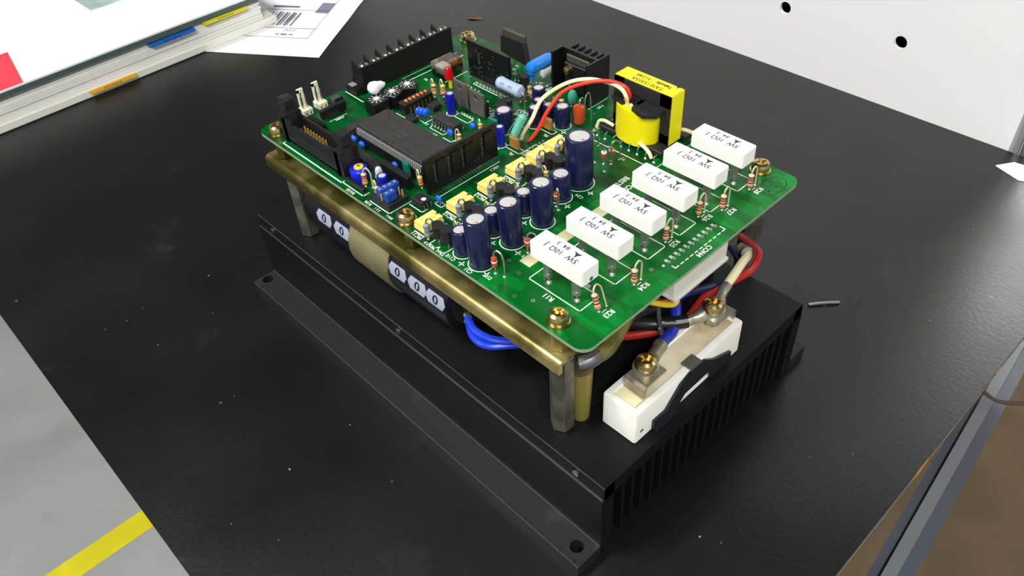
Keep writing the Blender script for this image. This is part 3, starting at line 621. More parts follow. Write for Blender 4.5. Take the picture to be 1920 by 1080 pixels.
# ================================================================== circuit board and everything soldered to it
LX, LY, TH = 170.0, 107.9, 1.3
cbd = thing('circuit_board', (85, 54, -TH), 'green printed circuit board crowded with capacitors, resistors and chips', 'circuit board')
def rrect(x0, x1, y0, y1, r, n=6):
    out = []
    for cx, cy, a0 in ((x1 - r, y0 + r, -90), (x1 - r, y1 - r, 0), (x0 + r, y1 - r, 90), (x0 + r, y0 + r, 180)):
        for k in range(n + 1):
            a = math.radians(a0 + 90 * k / n); out.append((cx + r * math.cos(a), cy + r * math.sin(a)))
    return out
part('laminate', MB().prism(rrect(0, LX, 0, LY, 4.2), -TH, -0.06), mat('laminate_edge', (128, 152, 118), 0.45), cbd, 'pale green laminate edge')
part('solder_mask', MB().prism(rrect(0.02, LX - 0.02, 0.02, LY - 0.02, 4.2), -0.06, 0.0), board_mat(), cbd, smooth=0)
SILK = MB(); PADS = MB()
tin = mat('solder_tin', (190, 192, 190), 0.3, 0.95)
def pad(x, y, r=0.55, h=0.35): PADS.lathe([(r, 0.0), (r * 0.8, h * 0.5), (r * 0.3, h)], 8, (x, y, 0))
def via(x, y): PADS.ring((x, y), 0.5, 0.45, 10, 0.02)
def T(s, x, y, size=2.0, d='-x', bold=0.02, squeeze=0.95):
    xd, yd = {'-x': ((-1, 0, 0), (0, -1, 0)), '-y': ((0, -1, 0), (1, 0, 0))}[d]
    SILK.text(s, (x, y, 0.03), xd, yd, size, bold, squeeze=squeeze)
plastic = mat('black_plastic', (24, 24, 26), 0.5); plastic2 = mat('ic_black', (38, 37, 36), 0.55, var=(46, 44, 42), vscale=300); shiny_blk = mat('gloss_black', (13, 13, 15), 0.28)
leadm = mat('tinned_lead', (178, 178, 172), 0.32, 0.9)
# ---- electrolytic capacitors
navy = mat('navy_sleeve', (21, 26, 64), 0.25, 0, 0.5); vivid = mat('blue_sleeve', (22, 24, 150), 0.28); alu = mat('brushed_alu', (196, 196, 196), 0.45, 0.35, var=(206, 204, 200), vscale=300)
redspot = mat('vent_spot', (176, 84, 62), 0.5); scorem = mat('score_line', (232, 232, 232), 0.4, 0.4)
def cap_build(r, h, sleeve, spot):
    def b():
        t = 0.70 if r > 2.2 else 0.66
        body = MB().lathe([(r * 0.93, 0.15), (r * 0.96, h * 0.03 + 0.2), (r * 0.96, h * 0.10), (r, h * 0.13 + 0.1), (r, h - 0.55), (r * 0.97, h - 0.2), (r * 0.90, h), (r * t, h), (r * t, h - 0.25)], 28, cap1=False)
        top = MB().lathe([(r * t + 0.05, h - 0.3), (r * t, h - 0.12)], 24)
        out = [('electrolytic_capacitor', body, sleeve), ('aluminium_top', top, alu)]
        if spot:
            out.append(('vent_spot', MB().lathe([(r * 0.10, h - 0.12), (r * 0.08, h - 0.05)], 8, (r * 0.45, -r * 0.22, 0)), redspot))
            out.append(('vent_score', MB().add([(-r * .6, -.04, h - .105), (r * .6, -.04, h - .105), (r * .6, .05, h - .105), (-r * .6, .05, h - .105)], [(0, 1, 2, 3)]), scorem))
        return out
    return b
def cap(x, y, r, h, sleeve=navy, tilt=(0, 0), label=None, ring=True, spot=True, rz=0.0, plus=None):
    comp('electrolytic_capacitor', ('cap', r, h, sleeve.name, spot), cap_build(r, h, sleeve, spot), cbd, (x, y, 0), (tilt[0], tilt[1], rz), label)
    if ring: SILK.ring((x, y), r + 0.35, 0.35, 28)
    if plus: 
        SILK.line((plus[0] - 1, plus[1]), (plus[0] + 1, plus[1]), 0.35); SILK.line((plus[0], plus[1] - 1), (plus[0], plus[1] + 1), 0.35)
cap(121.6, 6.5, 3.8, 16.8, tilt=(0, -0.055), label='tall navy capacitor C21 nearest the near board edge', plus=(126.7, 4.0))
cap(121.4, 20.0, 3.75, 15.6, tilt=(0, -0.045), label='tall navy capacitor in the middle of the row of three', plus=(126.6, 17.3), rz=0.3)
cap(121.3, 33.6, 3.75, 15.6, tilt=(0, -0.015), label='tall navy capacitor at the far end of the row of three', rz=-.2)
cap(115.7, 57.2, 4.8, 18.7, label='biggest navy capacitor on the board, marked C24', plus=(122.6, 55.2), rz=.15)
cap(116.7, 47.1, 3.5, 9.8, label='squat navy capacitor beside the biggest one', plus=(121.8, 44.8))
cap(113.7, 6.0, 2.9, 9.0, tilt=(0, -0.05), label='small navy capacitor behind C21', plus=(117.4, 2.0)); cap(113.3, 19.2, 2.9, 8.8, tilt=(0, -0.03), label='small navy capacitor behind the middle tall one', plus=(117.2, 15.2)); cap(113.4, 33.1, 2.9, 8.6, label='small navy capacitor behind the last tall one', plus=(117.4, 29.0))
cap(72.3, 63.3, 3.35, 8.7, label='wide navy capacitor beyond the upright black module', spot=False)
cap(86.6, 79.6, 2.9, 8.5, label='navy capacitor right of the red wire', plus=(90.2, 76.4), spot=False)
cap(78.6, 73.1, 2.4, 7.8, label='navy capacitor under the cream wire', spot=False); cap(75.6, 78.2, 2.1, 7.6, label='narrow navy capacitor behind the cream wire', spot=False); cap(80.6, 78.4, 2.1, 7.4, label='narrow navy capacitor between the two transformer wires', spot=False)
cap(69.4, 84.6, 2.6, 7.6, label='navy capacitor beside the pink resistor', spot=False)
cap(48.3, 58.0, 1.75, 8.8, vivid, label='slim bright blue capacitor left of the two metal-tab transistors', spot=False); cap(78.8, 55.2, 1.65, 8.1, vivid, label='slim bright blue capacitor beside the upright module end', spot=False); cap(68.3, 9.7, 1.95, 5.9, vivid, label='short bright blue capacitor beside the clear lamp', spot=False)
# ---- white cement resistors with formed legs
white_c = mat('cement_white', (238, 238, 236), 0.5, var=(232, 231, 226), vscale=40, bump=0.04, bscale=400); inkc = mat('stamp_ink', (46, 44, 52), 0.6)
def cement_build():
    b = MB().rbox(-10.45, 10.45, -3.585, 3.585, 7.16, 13.31, 0.4)
    z = 13.33; p = MB()
    p.text('5W  10\u03a9  J', (0.4, -1.4, z), (-1, 0, 0), (0, -1, 0), 2.7, 0.018)
    p.text('84  3', (-1.2, 1.3, z), (-1, 0, 0), (0, -1, 0), 2.3, 0.015)
    em = []                                              # emblem: upright triangle with hollowed sides
    for a in range(6):
        t = math.radians(-90 + 60 * a); q = 1.75 if a % 2 == 0 else 0.55; em.append((4.4 + q * math.cos(t), 1.0 + q * math.sin(t), z))
    p.add(em, [(0, 1, 2, 3, 4, 5)])
    legs = []
    for x in (-4.4, 7.0):
        l = MB().box(x - 0.9, x - 0.65, -3.2, -0.6, 0, 7.3)
        l.prism([(x - 0.65, -3.0), (x + 0.9, -2.6), (x + 1.2, -1.6), (x + 0.9, -1.4), (x + 0.7, -2.3), (x - 0.65, -2.6)], 1.6, 7.3)
        l.tube([(x + 0.4, -2.4, 3), (x + 0.6, -2.6, 1.2), (x + 0.6, -2.6, 0)], [0.5, 0.4, 0.5], 8, 3); l.lathe([(1.1, 0.02), (0.9, 0.4), (0.4, 0.8)], 10, (x + 0.6, -2.6, 0))
        legs.append(('leg', l, leadm))
    return [('cement_resistor', b, white_c), ('print', p, inkc)] + legs
cy0 = [13.19, 28.49, 43.7, 59.21, 75.02, 90.15]
cl = ['nearest to the front corner screw', 'second from the front corner', 'third from the front corner', 'fourth from the front corner', 'fifth from the front corner', 'farthest from the front corner']
for i, y in enumerate(cy0):
    o = comp('cement_resistor', 'cement', cement_build, cbd, (146.78, y + 3.585, 0), label='white 5W cement resistor ' + cl[i])
    SILK.poly([(137.3, y - 1.8), (158.0, y - 1.8), (158.0, y + 6.6), (137.3, y + 6.6)], 0.35)
    T('R1%d' % (i + 1), 147.5, y - 3.8, 2.6)
part('blue_dot', MB().lathe([(0.75, 157.24), (0.6, 157.3)], 10, (0, 17.0, 8.5), 'x'), mat('blue_ink', (20, 84, 140), 0.6), cbd, 'blue ink dot on the end of the nearest cement resistor')
# ---- small axial resistors standing on end, with a hairpin lead
BANDS = {'brown': (110, 58, 36), 'black': (28, 24, 24), 'red': (176, 44, 34), 'orange': (206, 110, 60), 'gold': (170, 132, 60), 'yellow': (200, 180, 60), 'grey': (110, 112, 118), 'white': (220, 220, 214), 'violet': (110, 70, 130)}
def rescol(n): return mat('band_' + n, BANDS[n], 0.45)
def stand_build(nm, body, bands, r, z0, z1, dx, dy, loop, lead_c=None):
    def b():
        L = z1 - z0; e = 0.16 * L
        p = MB().lathe([(r * 0.35, z0), (r * 0.95, z0 + 0.12 * L), (r, z0 + 0.2 * L), (r * 0.84, z0 + 0.3 * L), (r * 0.84, z1 - 0.3 * L), (r, z1 - 0.2 * L), (r * 0.95, z1 - 0.1 * L), (r * 0.35, z1)], 14)
        out = [(nm, p, body)]
        for k, c in enumerate(bands):
            zc = z0 + L * (0.2 + 0.6 * k / max(1, len(bands) - 1)); q = r * (1.02 if k in (0, len(bands) - 1) else 0.87) + 0.02
            out.append(('colour_band', MB().lathe([(q, zc - 0.05 * L), (q, zc + 0.05 * L)], 14), rescol(c)))
        lr = 0.28
        out.append(('lead', MB().tube([(0, 0, z1 - 0.1), (dx * 0.08, dy * 0.08, z1 + loop * 0.55), (dx * 0.5, dy * 0.5, z1 + loop), (dx * 0.92, dy * 0.92, z1 + loop * 0.35), (dx, dy, z1 - 1.2), (dx, dy, 0)], lr, 6, 4), lead_c or leadm))
        out.append(('lead', MB().cyl((0, 0, 0), (0, 0, z0 + 0.1), lr, 6), leadm))
        return out
    return b
def stand(nm, x, y, body, bands, r=0.95, z0=0.8, z1=5.4, dx=0, dy=3.2, loop=1.8, tilt=(0, 0), label=None, rz=0, lead_c=None):
    comp(nm, (nm, body.name, tuple(bands), r, z0, z1, dx, dy, loop), stand_build(nm, body, bands, r, z0, z1, dx, dy, loop, lead_c), cbd, (x, y, 0), (tilt[0], tilt[1], rz), label)
    pad(x, y); pad(x + dx * math.cos(rz) - dy * math.sin(rz), y + dx * math.sin(rz) + dy * math.cos(rz))
pink = mat('resistor_pink', (214, 172, 150), 0.5); tanb = mat('resistor_tan', (206, 176, 112), 0.5); greyb = mat('resistor_grey', (128, 138, 152), 0.5); creamlead = mat('lacquered_lead', (204, 198, 160), 0.4, 0.4)
for i, (x, y, tl) in enumerate(((162.0, 15.1, (0, -0.34)), (162.0, 30.5, (0, 0)), (156.6, 52.0, (0, 0)), (156.4, 69.0, (0, 0)), (160.0, 76.8, (0, 0)), (160.1, 91.9, (0, 0)))):
    stand('resistor', x, y, pink, ('orange', 'brown', 'brown', 'brown'), 1.0, 0.7, 6.2, 0, 3.2, 2.0, tl, label='small pink banded resistor R%d at the board edge' % (23 + i), lead_c=creamlead)
    T('R%d' % (23 + i), x + 2.7, y + 1.2, 2.6, '-y'); SILK.line((x + 0.9, y + .4), (x + 0.9, y + 2.0), 0.3)
# ---- rows of opto-couplers with their transistors
yel = mat('opto_yellow', (232, 208, 116), 0.5); inky = mat('opto_ink', (140, 124, 64), 0.6)
def opto_build():
    b = MB().prism([(-2.5, -3.95), (2.5, -3.95), (2.5, 3.95), (0.55, 3.95), (0.55, 2.9), (-0.55, 2.9), (-0.55, 3.95), (-2.5, 3.95)], 2.1, 3.5)
    b.prism([(-2.65, -4.1), (2.65, -4.1), (2.65, 4.1), (-2.65, 4.1)], 0.7, 2.1)
    p = MB().text('PC921', (0.6, 0, 3.52), (0, -1, 0), (1, 0, 0), 1.5, 0.0).text('84', (-1.3, -1.6, 3.52), (0, -1, 0), (1, 0, 0), 1.0)
    out = [('opto_coupler', b, yel), ('print', p, inky)]
    for x in (-2.9, 2.9):
        for y in (-2.0, 0.0, 2.0): out.append(('pin', MB().box(x - 0.12, x + 0.12, y - 0.25, y + 0.25, 0, 1.4), leadm))
    return out
def to92_build():
    pts = [(2.25 * math.cos(math.radians(a)), 2.25 * math.sin(math.radians(a))) for a in range(-130, 131, 20)]
    pts = [(q[0], q[1]) for q in pts]
    b = MB().prism(pts, 2.8, 7.1); out = [('transistor', b, plastic)]
    for y in (-1.1, 0, 1.1): out.append(('leg', MB().tube([(0, y * 0.8, 3.0), (0, y, 1.6), (0, y, 0)], 0.22, 6, 3), leadm))
    return out
bluec = mat('ceramic_blue', (30, 92, 216), 0.3)
def disc_build(w, t, h0, h1):
    def b():
        p = MB().ball((0, 0, (h0 + h1) / 2), w, t, (h1 - h0) / 2, 12, 7); out = [('ceramic_capacitor', p, bluec)]
        for s_ in (-1, 1): out.append(('lead', MB().cyl((s_ * w * 0.5, 0, 0), (s_ * w * 0.5, 0, h0 + 0.4), 0.2, 6), leadm))
        return out
    return b
def disc(x, y, w=1.5, t=0.9, h0=0.8, h1=3.6, rz=0.0, label=None, tilt=(0, 0)):
    comp('ceramic_capacitor', ('disc', w, t, h0, h1), disc_build(w, t, h0, h1), cbd, (x, y, 0), (tilt[0], tilt[1], rz), label)
teal_c = mat('resistor_teal', (120, 170, 176), 0.45)
og = ['nearest the board corner', 'second from the near edge', 'third from the near edge', 'fourth from the near edge', 'fifth from the near edge', 'farthest from the near edge']
for i, y0 in enumerate((3.4, 17.0, 30.9, 44.0, 54.0, 63.2)):
    comp('opto_coupler', 'opto', opto_build, cbd, (95.95, y0 + 3.65, 0), label='yellow opto-coupler ' + og[i])
    SILK.line((99.0, y0 - 0.2), (99.0, y0 + 2.2), 0.4); SILK.line((94.0, y0 - 0.9), (98.5, y0 - 0.9), 0.45)
    if i < 4: T('PIC1%d' % (i + 1) if i else 'PIC11', 96.4, y0 - 2.1, 2.2)
    stand('resistor', 100.4, y0 - 0.6, greyb, ('grey', 'grey', 'grey'), 1.05, 0.6, 6.3, 1.6, 1.7, 2.0, label=None, lead_c=mat('grey_lead', (120, 132, 140), 0.35, 0.6))
    comp('transistor', 'to92', to92_build, cbd, (104.2, y0 + 0.7, 0), (0, 0, math.radians(60)))
    if i < 5: comp('transistor', 'to92', to92_build, cbd, (108.0, y0 + 1.3, 0), (0, 0, math.radians(-120)))
    disc(102.6, y0 + 5.6, 1.1, 0.8, 1.6, 3.8)
    if i < 4:
        stand('resistor', 105.6, y0 + 7.4, tanb, ('orange',), 0.9, 0.5, 3.2, -2.2, 0.6, 1.4, lead_c=creamlead)
        SILK.ring((104.2, y0 - 1.0), 1.7, 0.35, 12, a0=math.pi, a1=2 * math.pi); SILK.ring((108.0, y0 - 0.6), 1.8, 0.35, 12, a0=math.pi, a1=2 * math.pi)
        SILK.line((102.5, y0 - 1), (102.5, y0 + 1.6), .35); SILK.line((109.8, y0 - .6), (109.8, y0 + 1.6), .35)
        T('F.9', 101.6, y0 - 2.4, 1.7); T('TR2%d' % (i + 1), 104.2, y0 - 3.1 if i else 1.0, 1.9); 
        T('TR1%d' % (i + 1), 108.6, y0 - 2.9 if i else 1.0, 1.9)
        T('C1%dE' % (i + 1), 112.6, y0 - 1.3 if i else 1.6, 1.9)
T('C21', 121.4, 1.3, 2.0); T('D37', 127.6, 3.4, 1.9); T('D39', 130.0, 17.4, 1.9); T('C24', 121.0, 51.4, 1.9); T('C3', 125.0, 24.4, 1.8)
# ---- glass diodes with hairpin leads
glass_red = mat('diode_red', (176, 58, 36), 0.2, 0, 0.6, coat=0.6); 
def diode(x, y, dx, dy, h=6.2, loop=3.2, label=None, tilt=(0, 0)):
    def b():
        p = MB().lathe([(0.3, 2.4), (0.85, 2.7), (0.95, 3.2), (0.95, h - 1.0), (0.85, h - .5), (0.3, h - .2)], 14)
        return [('diode', p, glass_red), ('cathode_band', MB().lathe([(0.99, 4.4), (0.99, 4.9)], 14), mat('band_white', BANDS['white'], 0.4)),
                ('lead', MB().cyl((0, 0, 0), (0, 0, 2.6), 0.28, 6), leadm),
                ('lead', MB().tube([(0, 0, h - .4), (dx * .05, dy * .05, h + loop * .5), (dx * .45, dy * .45, h + loop), (dx * .95, dy * .95, h + loop * .5), (dx * 1.1, dy * 1.1, h - 2.5), (dx * 1.05, dy * 1.05, 1.6), (dx, dy, 0)], 0.3, 7, 4), leadm)]
    comp('diode', ('diode', dx, dy, h, loop), b, cbd, (x, y, 0), (tilt[0], tilt[1], 0), label); pad(x, y, .7); pad(x + dx, y + dy, .7)
diode(128.2, 6.3, 3.1, 0.8, 6.6, 2.4, 'red glass diode D37 beside capacitor C21', (0, -0.05))
diode(128.6, 19.6, 2.4, 1.6, 6.0, 2.0, 'red glass diode D39 behind the nearest cement resistor')
diode(114.4, 71.2, 1.9, 1.6, 5.2, 1.8, 'red glass diode left of the transformer coil'); diode(115.2, 74.2, 1.4, 2.6, 5.6, 2.4, 'red glass diode nearest the transformer coil')
diode(104.0, 76.4, 1.2, 2.2, 5.0, 2.0, 'glass diode behind the biggest capacitor'); diode(119.0, 42.6, 1.8, -1.0, 6.0, 1.8, 'diode between the two rows of navy capacitors')
# ---- big socketed processor
proc = thing_p = None
def chip(name, x0, x1, y0, y1, z0, z1, along, npin, m=plastic2, label=None, notch=True, pinw=0.45, pinm=leadm, out=0.55):
    """dual in-line package: body with bevelled top, pins on two sides"""
    b = MB().rbox(x0, x1, y0, y1, z0, z1, 0.25)
    o = part(name, b, m, cbd, label)
    for s_ in (0, 1):
        mb_pins = []
        for k in range(npin):
            t = (k + 0.5) / npin
            if along == 'x':
                x = x0 + (x1 - x0) * t; y = (y0 - out) if s_ == 0 else (y1 + out); yy = y0 if s_ == 0 else y1
                pm_ = MB().box(x - pinw / 2, x + pinw / 2, min(y, yy) , max(y, yy), z0 + (z1 - z0) * .42, z0 + (z1 - z0) * .55).box(x - pinw / 2, x + pinw / 2, y - .08, y + .08, 0 if z0 < 2 else z0 - .6, z0 + (z1 - z0) * .55)
            else:
                y = y0 + (y1 - y0) * t; x = (x0 - out) if s_ == 0 else (x1 + out); xx = x0 if s_ == 0 else x1
                pm_ = MB().box(min(x, xx), max(x, xx), y - pinw / 2, y + pinw / 2, z0 + (z1 - z0) * .42, z0 + (z1 - z0) * .55).box(x - .08, x + .08, y - pinw / 2, y + pinw / 2, 0 if z0 < 2 else z0 - .6, z0 + (z1 - z0) * .55)
            part('pin', pm_, pinm, o, smooth=0)
    return o
sk = part('processor_socket', MB().rbox(38.0, 76.6, 20.6, 36.6, 0.1, 4.6, 0.2), mat('socket_black', (16, 16, 19), 0.4), cbd, 'black socket under the big processor chip')
ic = chip('processor_chip', 38.6, 76.0, 21.5, 35.7, 5.0, 8.6, 'x', 32, plastic2, 'big dark grey processor chip in its socket', pinw=0.62, pinm=mat('bright_pin', (206, 204, 198), 0.35, 0.6), out=0.7)
part('faint_print', MB().text('63C01Y', (57, 28.6, 8.62), (-1, 0, 0), (0, -1, 0), 1.8).text('1987 B', (57, 26.4, 8.62), (-1, 0, 0), (0, -1, 0), 1.6), mat('faded_print', (74, 72, 70), 0.6), ic)
chip('logic_chip', 29.2, 33.0, 18.8, 32.0, 0.8, 3.4, 'y', 7, plastic2, 'dark chip lying between the ribbon header and the processor')
chip('logic_chip', 43.6, 59.6, 12.8, 16.6, 0.8, 3.4, 'x', 8, plastic2, 'dark chip lying between the trimmer and the processor')
chip('logic_chip', 48.2, 60.6, 48.4, 52.6, 0.8, 3.5, 'x', 7, plastic2, 'dark chip in the open area beyond the processor')
chip('small_chip', 82.4, 87.6, 10.8, 15.0, 0.6, 3.0, 'y', 3, plastic, 'small black chip with a white dot beside the blue jumpers')
part('white_dot', MB().lathe([(0.9, 3.0), (0.7, 3.06)], 10, (86.2, 13.0, 0)), mat('white_paint', (228, 228, 224), 0.5), cbd, 'white paint dot on the small black chip')
chip('small_chip', 38.6, 43.4, 42.6, 45.6, 0.5, 2.2, 'x', 3, plastic, 'small black chip beside the slide switch block'); chip('small_chip', 39.0, 43.0, 53.6, 57.6, 0.5, 2.6, 'x', 3, plastic, 'small black chip behind the blue ceramic trio'); chip('small_chip', 41.4, 46.0, 60.0, 63.4, 0.5, 3.0, 'x', 3, plastic, 'small black chip left of the slim blue capacitor')
# single in-line networks
def sip(x0, x1, y0, y1, h, label, z0=0.7):
    o = part('resistor_network', MB().rbox(x0, x1, y0, y1, z0, h, 0.3), mat('sip_black', (20, 20, 23), 0.35), cbd, label)
    along_x = (x1 - x0) > (y1 - y0); n = int(max(x1 - x0, y1 - y0) / 1.95)
    for k in range(n):
        t = (k + 0.5) / n; x = x0 + (x1 - x0) * (t if along_x else 0.5); y = y0 + (y1 - y0) * (0.5 if along_x else t)
        part('pin', MB().box(x - .2, x + .2, y - .2, y + .2, 0, z0 + .1), leadm, o, smooth=0)
sip(11.2, 21.4, 16.8, 18.3, 3.2, 'black resistor network behind the ribbon header'); sip(13.4, 15.4, 20.6, 32.0, 4.6, 'black resistor network beside the white pin headers')
sip(60.6, 76.0, 14.4, 16.8, 5.6, 'tall black module in front of the processor socket'); sip(55.0, 65.6, 3.0, 4.4, 2.4, 'low black resistor network under the blue trimmer'); sip(61.4, 74.5, 11.4, 12.8, 3.0, 'low black network behind the bright blue capacitor')
# green block beside the processor
part('film_capacitor', MB().rbox(67.4, 70.6, 19.0, 20.2, 0.6, 6.4, 0.25), mat('film_green', (12, 104, 84), 0.4), cbd, 'flat green film capacitor in front of the processor'); part('film_capacitor', MB().rbox(70.0, 74.2, 57.4, 58.8, 0.6, 7.2, 0.25), mat('film_green', (12, 104, 84), 0.4), cbd, 'flat green film capacitor beside the wide navy capacitor')
disc(36.7, 19.9, 1.7, 1.0, 0.9, 3.4, label='left blue ceramic capacitor in front of the processor'); disc(42.3, 19.6, 1.7, 1.0, 0.9, 3.4, label='second blue ceramic capacitor in front of the processor'); disc(63.6, 18.6, 1.5, 0.9, 2.2, 4.6, label='blue ceramic capacitor beside the green film capacitor')
disc(89.0, 17.0, 1.5, 0.7, 0.8, 3.6, label='blue ceramic capacitor before the upright module'); disc(61.1, 46.2, 1.6, 0.9, 0.9, 3.8, label='blue ceramic capacitor between chip and upright module'); disc(63.4, 55.3, 1.5, 1.0, 0.6, 3.2, label='blue ceramic capacitor beside the transistor feet')
for x, y in ((40.8, 47.9), (42.4, 48.4), (44.0, 49.0)): disc(x, y, 0.95, 1.7, 0.9, 4.4, rz=0.0)
SILK.poly([(87.6, 16.2), (91, 16.2), (91, 18.2), (87.6, 18.2)], 0.3)
# ---- upright hybrid modules
hyb = mat('hybrid_black', (10, 10, 12), 0.36); hybchip = mat('hybrid_chip', (13, 13, 15), 0.45); dim = mat('dim_print', (90, 92, 98), 0.5)
def hybrid(x0, y0, L, H, axis, label, marks, chips, fat=1.2):
    """upright module; local s runs along its length, t up, face at n = 0"""
    if axis == 'y': f = lambda s_, n, t: (x0 + n, y0 + s_, t)              # faces +x
    else: f = lambda s_, n, t: (x0 + s_, y0 - n, t)                        # faces -y
    def bx(mb, s0, s1, n0, n1, t0, t1):
        a, b = f(s0, n0, t0), f(s1, n1, t1); return mb.box(min(a[0], b[0]), max(a[0], b[0]), min(a[1], b[1]), max(a[1], b[1]), t0, t1)
    o = part('hybrid_module', bx(MB(), 0, L, -fat, 0, 0.9, H), hyb, cbd, label)
    for s0, s1, t0, t1 in chips: part('module_chip', bx(MB(), s0, s1, 0, 0.5, t0, t1), hybchip, o, smooth=0)
    mb = MB()
    for s0, s1, t0, t1 in marks: bx(mb, s0, s1, 0, 0.06, t0, t1)
    part('module_marks', mb, dim, o, 'faint solder and print marks', smooth=0)
    n = int(L / 1.3)
    for k in range(n):
        s_ = 0.8 + (L - 1.6) * k / (n - 1); part('pin', bx(MB(), s_ - .16, s_ + .16, -0.7, 1.0, 0, 0.35), leadm, o, smooth=0)
    return o
rnd = random.Random(3); mk = []
for s0 in (3.4, 9.4, 15.6, 24.5):
    for k in range(8): mk.append((s0, s0 + 0.7, 4.4 + k * 0.95, 4.7 + k * 0.95))
for k in range(26): s0 = rnd.uniform(1, 31); t0 = rnd.uniform(1.6, 13.6); mk.append((s0, s0 + rnd.uniform(.2, .7), t0, t0 + .22))
hybrid(83.7, 17.2, 32.1, 14.4, 'y', 'long black hybrid module HIC1 standing upright across the board', mk, [(4.6, 8.6, 4.6, 12.2), (11, 14.2, 4.6, 12.4), (17, 20.8, 5.4, 12.2), (26, 30, 6, 12.6)])
mk = []
for s0, t0 in ((6.2, 8), (18.8, 3.0)):
    for k in range(7): mk.append((s0, s0 + 1.0, t0 + k * 0.75, t0 + .2 + k * 0.75))
for k in range(34): s0 = rnd.uniform(0.5, 23); t0 = rnd.uniform(1.6, 15.4); mk.append((s0, s0 + rnd.uniform(.2, .9), t0, t0 + .25))
hybrid(32.2, 81.7, 24.0, 16.4, 'x', 'black hybrid module standing upright near the far board edge', mk, [(3.2, 6.0, 12.0, 12.5), (14, 17, 5, 5.6)])
SILK.line((86.0, 19.4), (86.0, 47.6), 0.35); T('HIC1', 87.8, 43.6, 2.0, '-y')
SILK.line((37.6, 78.6), (57.4, 78.6), .35); SILK.line((37.6, 80.8), (37.6, 78.6), .35); 
for k in range(10): pad(38.6 + k * 1.95, 80.0, .75, .8)
# ---- metal-tab transistors
tab = mat('tab_metal', (118, 114, 108), 0.42, 0.55, var=(106, 102, 96), vscale=40)
def tabt(x0, x1, y, z1, label, hx, hz):
    mbt = MB(); r = 1.15; n = 16; zq = hz
    # tab with a real hole
    xs0, xs1, zz0, zz1 = hx - 2, hx + 2, hz - 2, min(hz + 2, z1)
    mbt.box(x0, xs0, y, y + .7, 1.2, z1).box(xs1, x1, y, y + .7, 1.2, z1).box(xs0, xs1, y, y + .7, 1.2, zz0)
    if zz1 < z1: mbt.box(xs0, xs1, y, y + .7, zz1, z1)
    for j in range(n):
        a, b = 2 * math.pi * j / n + math.pi / 4, 2 * math.pi * (j + 1) / n + math.pi / 4
        def sq(t):
            c, s_ = math.cos(t), math.sin(t); k = 2 / max(abs(c), abs(s_)); return hx + c * k, min(hz + s_ * k, z1)
        A, B = sq(a), sq(b); C, D = (hx + r * math.cos(b), hz + r * math.sin(b)), (hx + r * math.cos(a), hz + r * math.sin(a))
        for yy in (y, y + .7): mbt.quad(*[(q[0], yy, q[1]) for q in (A, B, C, D)])
        mbt.quad((D[0], y, D[1]), (C[0], y, C[1]), (C[0], y + .7, C[1]), (D[0], y + .7, D[1]))
    o = part('power_transistor', mbt, tab, cbd, label, smooth=0)
    part('plastic_body', MB().rbox(x0, x1, y + .7, y + 2.6, 1.2, z1 - 3.6, .2), plastic, o); part('side_lug', MB().box(x1, x1 + .7, y + .1, y + 1.4, 2.2, 6.0), plastic, o)
    for k in range(3): part('leg', MB().box((x0 + x1) / 2 - 2.2 + 2 * k, (x0 + x1) / 2 - 1.6 + 2 * k, y + 1.2, y + 1.7, 0, 1.3), leadm, o, smooth=0)
tabt(45.4, 53.0, 62.6, 11.7, 'left grey metal-tab transistor, with a hole in the tab', 48.8, 9.4); tabt(54.4, 62.4, 62.4, 10.9, 'right grey metal-tab transistor, with a hole in the tab', 58.0, 8.3)
o = part('power_transistor', MB().prism([(30.4, 1.2), (45.2, 1.2), (43.4, 9.4), (43.2, 10.0), (30.4, 10.0)][::-1], 101.4, 104.0, 'y') if False else MB().add(
    [(30.2, 101.4, 3), (45.6, 101.4, 1.2), (43.6, 101.4, 10.2), (30.6, 101.4, 10.2), (30.2, 104, 3), (45.6, 104, 1.2), (43.6, 104, 10.2), (30.6, 104, 10.2)],
    [(0, 1, 2, 3), (7, 6, 5, 4), (0, 4, 5, 1), (1, 5, 6, 2), (2, 6, 7, 3), (3, 7, 4, 0)]), plastic, cbd, 'tall black transistor with a bare metal top edge near the far board edge')
part('metal_tab', MB().box(30.8, 43.6, 102.4, 104.2, 10.2, 12.8), mat('tab_dull', (84, 80, 70), 0.5, 0.5), o, 'dull metal tab'); 
for k in range(3): part('leg', MB().box(33 + 4 * k, 34 + 4 * k, 102.4, 103, 0, 3.2), leadm, o, smooth=0)
# ---- transistor on its finned heat sink
hsb = mat('black_extrusion', (14, 14, 16), 0.38)
o = part('finned_heat_sink', MB().box(67.4, 84.6, 100.2, 101.4, 0.4, 17.6), hsb, cbd, 'black finned heat sink carrying one transistor', smooth=0)
part('side_wing', MB().box(66.6, 67.5, 94.6, 101.4, 0.4, 17.6), hsb, o, smooth=0); part('side_wing', MB().box(84.5, 85.4, 94.6, 107.0, 0.4, 17.6), hsb, o, smooth=0)
for k in range(5): part('cooling_fin', MB().prism([(101.4, 0), (106.4, 0), (106.4, 0.01), (101.4, 0.01)], 0, 1, 'x') if False else MB().box(69.4 + k * 3.2, 70.4 + k * 3.2, 101.3, 106.4, 0.4, 17.6), hsb, o, smooth=0)
part('transistor_body', MB().rbox(70.6, 81.2, 97.6, 99.2, 2.0, 13.4, .3), mat('epoxy_black', (20, 20, 22), 0.35), o, 'black transistor body'); part('metal_tab', MB().rbox(70.4, 81.8, 99.1, 100.15, 2.4, 16.0, .25), mat('tab_dull', (84, 80, 70), 0.5, 0.5), o, 'dull metal tab')
